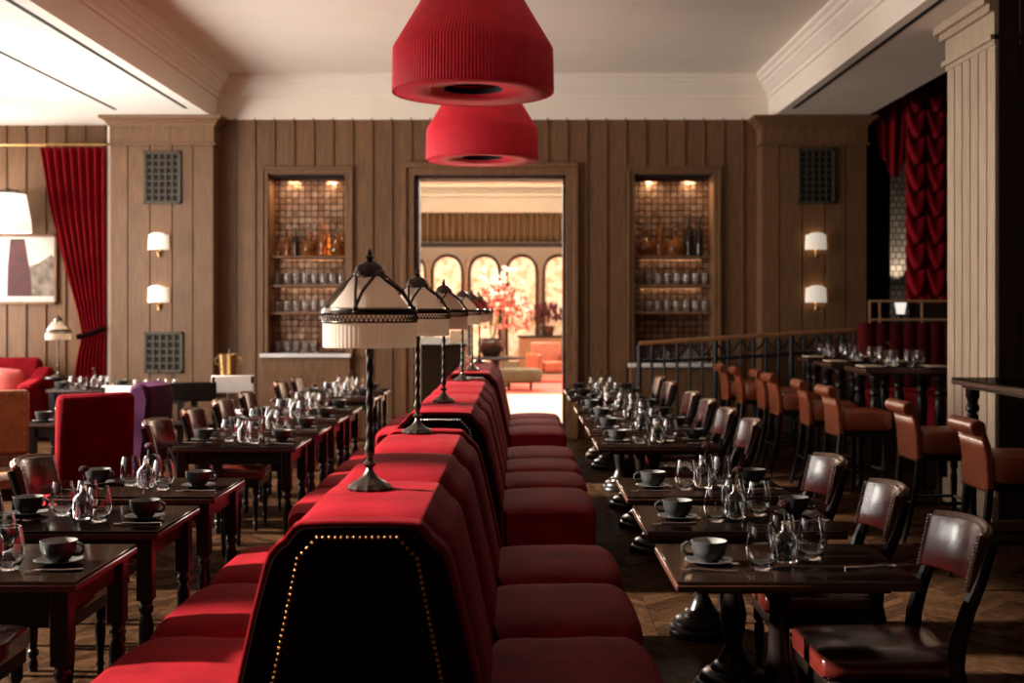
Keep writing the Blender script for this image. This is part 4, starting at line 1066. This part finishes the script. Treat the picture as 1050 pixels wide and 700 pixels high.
# high backed chairs
def highback(mname, label, loc, rz, H=1.16, W=0.46, roll=False):
    t = thing('high_back_chair', label, 'armchair', loc, rz)
    m = MB(); m.prism_x([(-0.30, 0.36), (-0.20, 0.36), (-0.21, 0.5), (-0.24, H - 0.05), (-0.27, H), (-0.33, H + 0.005), (-0.36, H - 0.03)] if not roll else
                        [(-0.30, 0.36), (-0.16, 0.36), (-0.16, 0.6), (-0.17, H - 0.12), (-0.2, H - 0.03), (-0.27, H), (-0.34, H - 0.03), (-0.37, H - 0.12)], -W / 2, W / 2); m.build('backrest', mname, t, bevel=0.03)
    SP = [(-W / 2, 0.36), (W / 2, 0.36), (W / 2 + 0.01, 0.45), (W / 2 - 0.03, 0.49), (0, 0.5), (-W / 2 + 0.03, 0.49), (-W / 2 - 0.01, 0.45)]
    m = MB(); m.pillow(SP, -0.2, 0.3, 0.03, 10, (0, 0.43)); m.build('seat', mname, t, angle=60)
    m = MB(); m.box(-W / 2 + 0.01, W / 2 - 0.01, -0.28, 0.28, 0.30, 0.359); m.build('seat_frame', 'ebony', t, bevel=0.005)
    for sx in (-1, 1):
        m = MB(); m.tube([(sx * (W / 2 - 0.04), -0.32, 0), (sx * (W / 2 - 0.04), -0.26, 0.31)], [0.014, 0.022], 8); m.build('rear_leg', 'ebony', t)
        m = MB(); m.tube([(sx * (W / 2 - 0.04), 0.25, 0), (sx * (W / 2 - 0.04), 0.24, 0.31)], [0.014, 0.022], 8); m.build('front_leg', 'ebony', t)
    return t
highback('velvet', 'tall red velvet chair seen from behind, left of the banquette', (-2.70, 7.75, 0), math.radians(33), 1.15, 0.45)
highback('velvet_purple', 'purple velvet high backed chair behind the red one', (-3.10, 9.72, 0), math.radians(76), 1.10, 0.38, True)
# studded tan leather armchair at the left edge
t = thing('studded_armchair', 'tan studded leather armchair cut by the left edge', 'armchair', (-3.80, 8.75, 0), math.radians(27))
m = MB(); m.box(-0.32, 0.32, -0.33, -0.23, 0.66, 1.10); m.build('backrest', 'leather_stud', t, bevel=0.02)
m = MB()
for i in range(9):
    for j in range(8): m.ball((-0.29 + i * 0.0725 + (0.036 if j % 2 else 0) * (i < 8), -0.331, 0.69 + j * 0.055), 0.0075, 6)
m.build('nailhead_trim', 'nail_steel', t)
m = MB(); m.box(-0.33, 0.33, -0.33, 0.3, 0.58, 0.66); m.build('arm_rail', 'walnut', t, bevel=0.01)
m = MB(); m.box(-0.3, 0.3, -0.22, 0.3, 0.40, 0.47); m.build('seat', 'leather_stud', t, bevel=0.02)
m = MB(); m.box(-0.31, 0.31, -0.3, 0.3, 0.34, 0.399); m.build('seat_frame', 'ebony', t)
for sx in (-1, 1):
    for sy in (-1, 1): m = MB(); m.bar((sx * 0.28, sy * 0.27, 0), (sx * 0.28, sy * 0.27, 0.6), 0.045); m.build('leg', 'ebony', t)

# second column of tables on the left
L2 = [(-3.55, 10.3, 'the table behind the tall red chair'), (-4.95, 14.5, 'the window table before the sofa'), (-4.02, 13.9, 'the table below the pierced grille')]
for x, y, nm in L2:
    P_lt.put((x, y, 0), 0, 'dark dining table: ' + nm, 'tables by the window alcove')
    for q, (dx, dy) in enumerate(((-0.2, -0.05), (-0.06, -0.12), (0.13, 0.0), (0.25, -0.1))):
        P_glass.put((x + dx, y + dy, ZT0), 0, 'clear stemless glass, %s from left on %s' % (ordw[q], nm), 'glasses on the alcove tables', 1.1)
    for q, (dx, dy) in enumerate(((-0.28, -0.22), (0.3, 0.16))):
        place_cup(x + dx, y + dy, 0.3, '%s on %s' % (['near the front', 'near the back'][q], nm))
    P_vase.put((x - 0.02, y + 0.15, ZT0), 0, 'clear bud vase at the back of %s' % nm, 'bud vases on the tables')
    P_fl.put((x - 0.02, y + 0.15, ZT0), 2.0, 'burgundy flower in bud vase on %s' % nm, 'flowers in the bud vases')
# open-back chairs
def openback(mname, frame_m, label, loc, rz):
    t = thing('open_back_chair', label, 'chair', loc, rz)
    m = MB(); m.box(-0.24, 0.24, -0.25, -0.215, 0.70, 0.90); m.build('backrest', mname, t, bevel=0.01)
    m = MB(); m.pillow([(-0.24, 0.40), (0.24, 0.40), (0.24, 0.46), (0, 0.48), (-0.24, 0.46)], -0.21, 0.25, 0.02, 8); m.build('seat', mname, t, angle=60)
    for sx in (-1, 1):
        m = MB(); m.bar((sx * 0.22, -0.30, 0), (sx * 0.22, -0.22, 0.45), 0.04); m.bar((sx * 0.22, -0.22, 0.45), (sx * 0.22, -0.236, 0.89), 0.034); m.build('rear_leg', frame_m, t)
        m = MB(); m.bar((sx * 0.2, 0.22, 0), (sx * 0.2, 0.22, 0.4), 0.04); m.build('front_leg', frame_m, t)
    return t
openback('ebony', 'ebony', 'black open backed chair standing before the pilaster', (-3.42, 13.25, 0), math.radians(8))
openback('leather_white', 'ebony', 'pale leather chair back beside the black open chair', (-3.32, 14.6, 0), math.radians(10))
openback('leather_white', 'ebony', 'pale leather chair partly behind the purple chair', (-3.85, 12.6, 0), math.radians(-12))
# champagne bucket on stand
t = thing('ice_bucket_stand', 'brass champagne bucket on a stand beside the pilaster', 'ice bucket', (WX(235, 12.0), 15.3, 0))
m = MB(); m.lathe([(0, 0.86), (0.09, 0.86), (0.1, 0.88), (0.115, 1.1), (0.125, 1.115), (0.11, 1.11), (0.095, 0.89), (0, 0.88)], 24); m.build('bucket', 'brass', t)
m = MB(); m.lathe([(0, 0), (0.14, 0), (0.14, 0.02), (0.03, 0.05), (0.015, 0.1), (0.015, 0.82), (0.1, 0.855), (0, 0.858)], 18); m.build('stand', 'bronze', t)
m = MB()
for s in (-1, 1): m.tube([(s * 0.118, 0, 1.08), (s * 0.16, 0, 1.06), (s * 0.155, 0, 1.0), (s * 0.112, 0, 0.99)], 0.006, 6)
m.build('ring_handles', 'brass', t)
o = dup(bot, (WX(235, 12.0) + 0.02, 15.3, 0.893), 0, 'dark bottle standing in the brass champagne bucket', None, 0.62)
if 'group' in o: del o['group']

# ------------------------------------------------------------------ room beyond the doorway
FX0, FX1, FY0, FY1 = -5.2, 3.6, 16.43, 33.6
m = MB(); m.box(FX0, FX1, FY0, FY1, -0.2, 0); struct(m, 'floor_far', 'stone_floor')
m = MB(); m.box(FX0 - 0.2, FX0, FY0, FY1, 0, 5.3); struct(m, 'wall_far_left', 'cream_wall')
m = MB(); m.box(FX1, FX1 + 0.2, FY0, FY1, 0, 5.3); struct(m, 'wall_far_right', 'cream_wall')
m = MB(); m.box(FX0, FX1, FY1, FY1 + 0.2, 0, 5.3); struct(m, 'wall_far_back', 'cream_wall')
m = MB(); m.box(FX0, FX1, FY0, FY1, 5.3, 5.5); struct(m, 'ceiling_far', 'plaster')
m = MB(); m.box(FX0, FX1, FY0 - 0.02, FY0 + 0.02, ZS, 5.4); struct(m, 'wall_far_front', 'plaster')
KF = 33.0 / F
m = MB(); m.grid(lambda u, v: (FX0 + (FX1 - FX0) * u, 32.7 - 0.1 + 0.06 * math.sin(2 * PI * 52 * u), WZ(249, KF) + (WZ(219, KF) - WZ(249, KF)) * v), 520, 3)
tag(m.build('pelmet', 'gold_cloth', solid=0.008, angle=80), 'gathered gold pelmet running across the room beyond the doorway', 'pelmet')
m = MB(); m.box(FX0, FX1, 32.45, 32.75, WZ(254, KF), WZ(249, KF) - 0.02); struct(m, 'trim_20', 'slot')  # black bar standing in for the shadow under the pelmet
for zz_, hh_, dd_ in ((WZ(219, KF), 0.10, 0.10), (WZ(200, KF), 0.05, 0.06), (WZ(191, KF), 0.09, 0.12)):
    m = MB(); m.box(FX0, FX1, FY1 - dd_ - 0.35, FY1, zz_, zz_ + hh_); struct(m, 'trim_%d' % (21 + int(hh_ * 100)), 'cream_wall')
# arched screen
centres = [WX(p, KF) for p in (383, 421, 459, 497, 535, 573, 611)]
hw = 0.395; zt = WZ(262, KF); zsp = WZ(279, KF)
for i, cxp in enumerate(centres):
    t = thing('arched_panel', 'arched floral wall panel with dark frame, %s from left beyond the doorway' % ordw[i], 'wall panel', (cxp, 32.9, 0), 0, 'arched floral panels')
    pts = [(-hw, 0.3), (-hw, zsp)] + [(hw * 0.995 * -math.cos(PI * q / 14), zsp + (zt - zsp) * math.sin(PI * q / 14) ** 0.85) for q in range(1, 14)] + [(hw, zsp), (hw, 0.3)]
    m = MB(); m.prism_y(pts, 0, 0.04); m.build('wallpaper_panel', 'floral', t)
    m = MB(); m.tube([(x, -0.02, z) for x, z in pts], 0.042, 6); m.build('frame', 'ebony', t)
    m = MB(); m.box(-0.522, -0.458, -0.06, 0.04, 0, zsp + 0.35); m.build('post', 'walnut', t)
m = MB(); m.box(-3.2, 2.4, 24.6, 31.5, 0.0, 0.012); tag(m.build('rug', 'rug'), 'red rug on the floor beyond the doorway', 'rug')
# centre table with flowers
KT = 21.0; tx = WX(508, KT); ty = 26.9
t = thing('centre_table', 'dark oval table carrying flowers beyond the doorway', 'table', (tx, ty, 0.013)); zt_ = WZ(366, KT)
m = MB(); m.lathe([(0, zt_ - 0.06), (0.62, zt_ - 0.06), (0.66, zt_ - 0.03), (0.64, zt_), (0, zt_)], 40); m.build('top', 'ebony', t)
m = MB(); m.lathe([(0, 0), (0.35, 0), (0.34, 0.05), (0.08, 0.1), (0.06, 0.3), (0.1, zt_ - 0.1), (0.2, zt_ - 0.06), (0, zt_ - 0.06)], 24); m.build('pedestal', 'ebony', t)
t = thing('flower_arrangement', 'large pink and cream flower arrangement in a dark pot', 'flowers', (tx - 0.1, ty, zt_ + 0.0135))
m = MB(); m.lathe([(0, 0), (0.16, 0), (0.27, 0.14), (0.3, 0.3), (0.26, 0.36), (0.27, 0.39), (0.24, 0.39), (0.23, 0.34), (0, 0.32)], 28); m.build('pot', 'dark_bottle', t)
for nm, mt, cnt, sd in (('pink_blooms', 'petals_pink', 230, 1), ('cream_blooms', 'petals_white', 90, 2), ('foliage', 'leaf', 70, 3)):
    rnd = random.Random(sd); m = MB()
    for q in range(cnt):
        a = rnd.uniform(0, 2 * PI); el = rnd.uniform(-0.35, 1.5); rr = 0.62 * rnd.uniform(0.5, 1.0)
        c_ = (0.18 + 1.15 * rr * math.cos(a) * math.cos(el), rr * math.sin(a) * math.cos(el), 0.82 + 1.25 * rr * math.sin(el)); 
        if nm == 'foliage': m.lathe([(0, -0.08), (0.03, 0), (0, 0.09)], 5, c_)
        else: m.ball(c_, rnd.uniform(0.03, 0.06), 7, 0.8)
    m.build(nm, mt, t)
rnd = random.Random(9); m = MB()
for q in range(70):
    h = rnd.random(); m.ball((0.1 + rnd.gauss(0, 0.14 + 0.1 * h), rnd.gauss(0, 0.2), 1.1 + 0.85 * h), rnd.uniform(0.03, 0.055), 7, 0.8)
m.build('white_sprays', 'petals_white', t)
rnd = random.Random(5); m = MB()
for q in range(14):
    a = rnd.uniform(0, 2 * PI); m.tube([(0.02, 0, 0.3), (0.15 + 0.2 * math.cos(a), 0.2 * math.sin(a), 0.8), (0.18 + 0.35 * math.cos(a), 0.35 * math.sin(a), 1.35 + 0.25 * rnd.random())], 0.008, 5)
m.build('branches', 'leaf', t)
t = thing('ottoman', 'round olive upholstered ottoman on the red rug beyond the doorway', 'ottoman', (WX(533, 20), 25.6, 0.0125))
m = MB(); m.lathe([(0, 0.16), (0.42, 0.16), (0.46, 0.2), (0.47, 0.38), (0.43, 0.44), (0, 0.46)], 32); m.build('seat', 'olive', t)
for q in range(4):
    a = PI / 4 + q * PI / 2; m = MB(); m.lathe([(0, 0), (0.02, 0), (0.035, 0.16), (0, 0.16)], 10, (0.32 * math.cos(a), 0.32 * math.sin(a), 0)); m.build('leg', 'ebony', t)
t = thing('sideboard', 'dark sideboard against the arched panels beyond the doorway', 'sideboard', (WX(562, 25), 32.3, 0))
m = MB(); m.box(-0.75, 0.75, -0.25, 0.25, 0.12, 0.95); m.build('body', 'walnut', t, bevel=0.01)
m = MB(); m.box(-0.8, 0.8, -0.28, 0.28, 0.951, 1.0); m.build('top', 'ebony', t, bevel=0.01)
for sx in (-1, 1):
    m = MB(); m.box(sx * 0.4 - 0.33, sx * 0.4 + 0.33, -0.275, -0.251, 0.2, 0.9); d = m.build('door', 'walnut', t, bevel=0.006); m = MB(); m.ball((sx * 0.1, -0.285, 0.55), 0.02); m.build('knob', 'brass', d)
    m = MB(); m.box(sx * 0.65 - 0.04, sx * 0.65 + 0.04, -0.2, 0.2, 0, 0.12); m.build('foot', 'ebony', t)
rnd = random.Random(8)
t = thing('red_plant', 'bushy dark red leaved plant on the far sideboard', 'plant', (WX(562, 25), 32.3, 1.001))
m = MB(); m.lathe([(0, 0), (0.13, 0), (0.18, 0.25), (0, 0.25)], 16); m.build('pot', 'dark_bottle', t)
m = MB()
for q in range(90):
    a, el, rr = rnd.uniform(0, 6.28), rnd.uniform(-0.3, 1.5), rnd.uniform(0.2, 0.55); m.lathe([(0, -0.09), (0.04, 0), (0, 0.1)], 5, (rr * math.cos(a) * math.cos(el), 0.5 * rr * math.sin(a) * math.cos(el), 0.45 + 0.7 * rr * math.sin(el)))
m.build('leaves', 'flower', t)
# low console with book-like white box and small lamp
t = thing('lounge_chair', 'brown leather lounge chair on the red rug beyond the doorway', 'armchair', (WX(567, 22), 28.6, 0.0125), math.radians(200))
m = MB(); m.prism_x([(-0.42, 0.25), (-0.3, 0.25), (-0.3, 0.5), (-0.42, 0.9), (-0.52, 0.88)], -0.36, 0.36); m.build('backrest', 'leather_tan', t, bevel=0.03)
m = MB(); m.box(-0.36, 0.36, -0.3, 0.36, 0.25, 0.47); m.build('seat', 'leather_tan', t, bevel=0.04)
for sx in (-1, 1):
    m = MB(); m.box(sx * 0.43 - 0.065, sx * 0.43 + 0.065, -0.42, 0.36, 0.2, 0.64); m.build('armrest', 'leather_tan', t, bevel=0.03)
    for sy in (-0.36, 0.3): m = MB(); m.lathe([(0, 0), (0.018, 0), (0.03, 0.2), (0, 0.2)], 10, (sx * 0.42, sy, 0)); m.build('leg', 'ebony', t)
# dark cabinet just inside, with white card
t = thing('host_stand', 'tall black host stand just inside the doorway', 'host stand', (WX(452, 14.5), 18.6, 0))
m = MB(); m.box(-0.36, 0.36, -0.25, 0.25, 0, 1.12); m.build('body', 'grille_back', t, bevel=0.01)
m = MB(); m.add([(-0.4, -0.3, 1.121), (0.4, -0.3, 1.121), (0.4, 0.28, 1.121), (-0.4, 0.28, 1.121), (-0.4, -0.3, 1.15), (0.4, -0.3, 1.15), (0.4, 0.28, 1.25), (-0.4, 0.28, 1.25)], [(0, 1, 2, 3), (4, 5, 6, 7), (0, 1, 5, 4), (1, 2, 6, 5), (2, 3, 7, 6), (3, 0, 4, 7)]); m.build('sloped_top', 'grille_back', t)
m = MB(); m.box(-0.13, 0.13, -0.01, 0.01, -0.09, 0.09); o = m.build('white_card', 'bright_white', bevel=0.002); o.location = (WX(470, 14.3), 18.42, 1.265); o.rotation_euler = (-0.35, 0, 0)
tag(o, 'white card standing on the black host stand', 'card')

# ------------------------------------------------------------------ lights
def area(name, loc, rot, sx, sy, e, col, spread=None):
    ld = bpy.data.lights.new(name, 'AREA'); ld.shape = 'RECTANGLE'; ld.size = sx; ld.size_y = sy; ld.energy = e; ld.color = col
    if spread: ld.spread = spread
    o = bpy.data.objects.new(name, ld); COL.objects.link(o); o.location = loc; o.rotation_euler = rot; return o
for i, (x_, c_, h) in enumerate(WINS):
    area('window_daylight', (x_ - 0.3, c_, 2.15), (0, -PI / 2 + 0.06, 0), 2.6, 2 * h, (0.5, 18, 75, 155, 320, 240)[i], (1.0, 0.93, 0.86))
sd = bpy.data.lights.new('sun', 'SUN'); sd.energy = 21.0; sd.color = (1.0, 0.9, 0.8); sd.angle = math.radians(3)
so = bpy.data.objects.new('sun', sd); COL.objects.link(so)
SUND = Vector((math.cos(math.radians(27)) * math.cos(math.radians(3)), -math.cos(math.radians(27)) * math.sin(math.radians(3)), -math.sin(math.radians(27))))
so.rotation_euler = SUND.to_track_quat('-Z', 'Y').to_euler(); so.location = (-12, 10, 6)
area('far_room_light', (-0.8, 24, 5.2), (0, 0, 0), 4, 8, 620, (1, 0.88, 0.72))
area('far_wall_wash', (-0.8, 29.5, 5.0), (math.radians(-55), 0, 0), 7, 1, 1500, (1, 0.90, 0.76))
wd = bpy.data.worlds.new('World'); scene.world = wd; wd.use_nodes = True
wd.node_tree.nodes['Background'].inputs[0].default_value = (1.0, 0.93, 0.85, 1); wd.node_tree.nodes['Background'].inputs[1].default_value = 0.25

# ------------------------------------------------------------------ camera
cd = bpy.data.cameras.new('Camera'); cam = bpy.data.objects.new('Camera', cd); COL.objects.link(cam)
cam.location = (0, 0, EYE); cam.rotation_euler = (PI / 2, 0, 0)
cd.sensor_width = 36; cd.lens = 36 * 1280 / 1050
cd.shift_x = (525 - CX) / 1050; cd.shift_y = -(350 - CY) / 1050
cd.dof.use_dof = True; cd.dof.focus_distance = 5.6; cd.dof.aperture_fstop = 2.6
cd.clip_end = 100
scene.camera = cam
scene.view_settings.view_transform = 'Standard'; scene.view_settings.look = 'None'
scene.view_settings.gamma = 1.0; scene.view_settings.use_curve_mapping = False
scene.view_settings.exposure = 0.12
cy = scene.cycles
cy.use_denoising = True; cy.max_bounces = 8; cy.diffuse_bounces = 4; cy.glossy_bounces = 4; cy.transmission_bounces = 8
cy.caustics_reflective = False; cy.caustics_refractive = False; cy.sample_clamp_indirect = 8
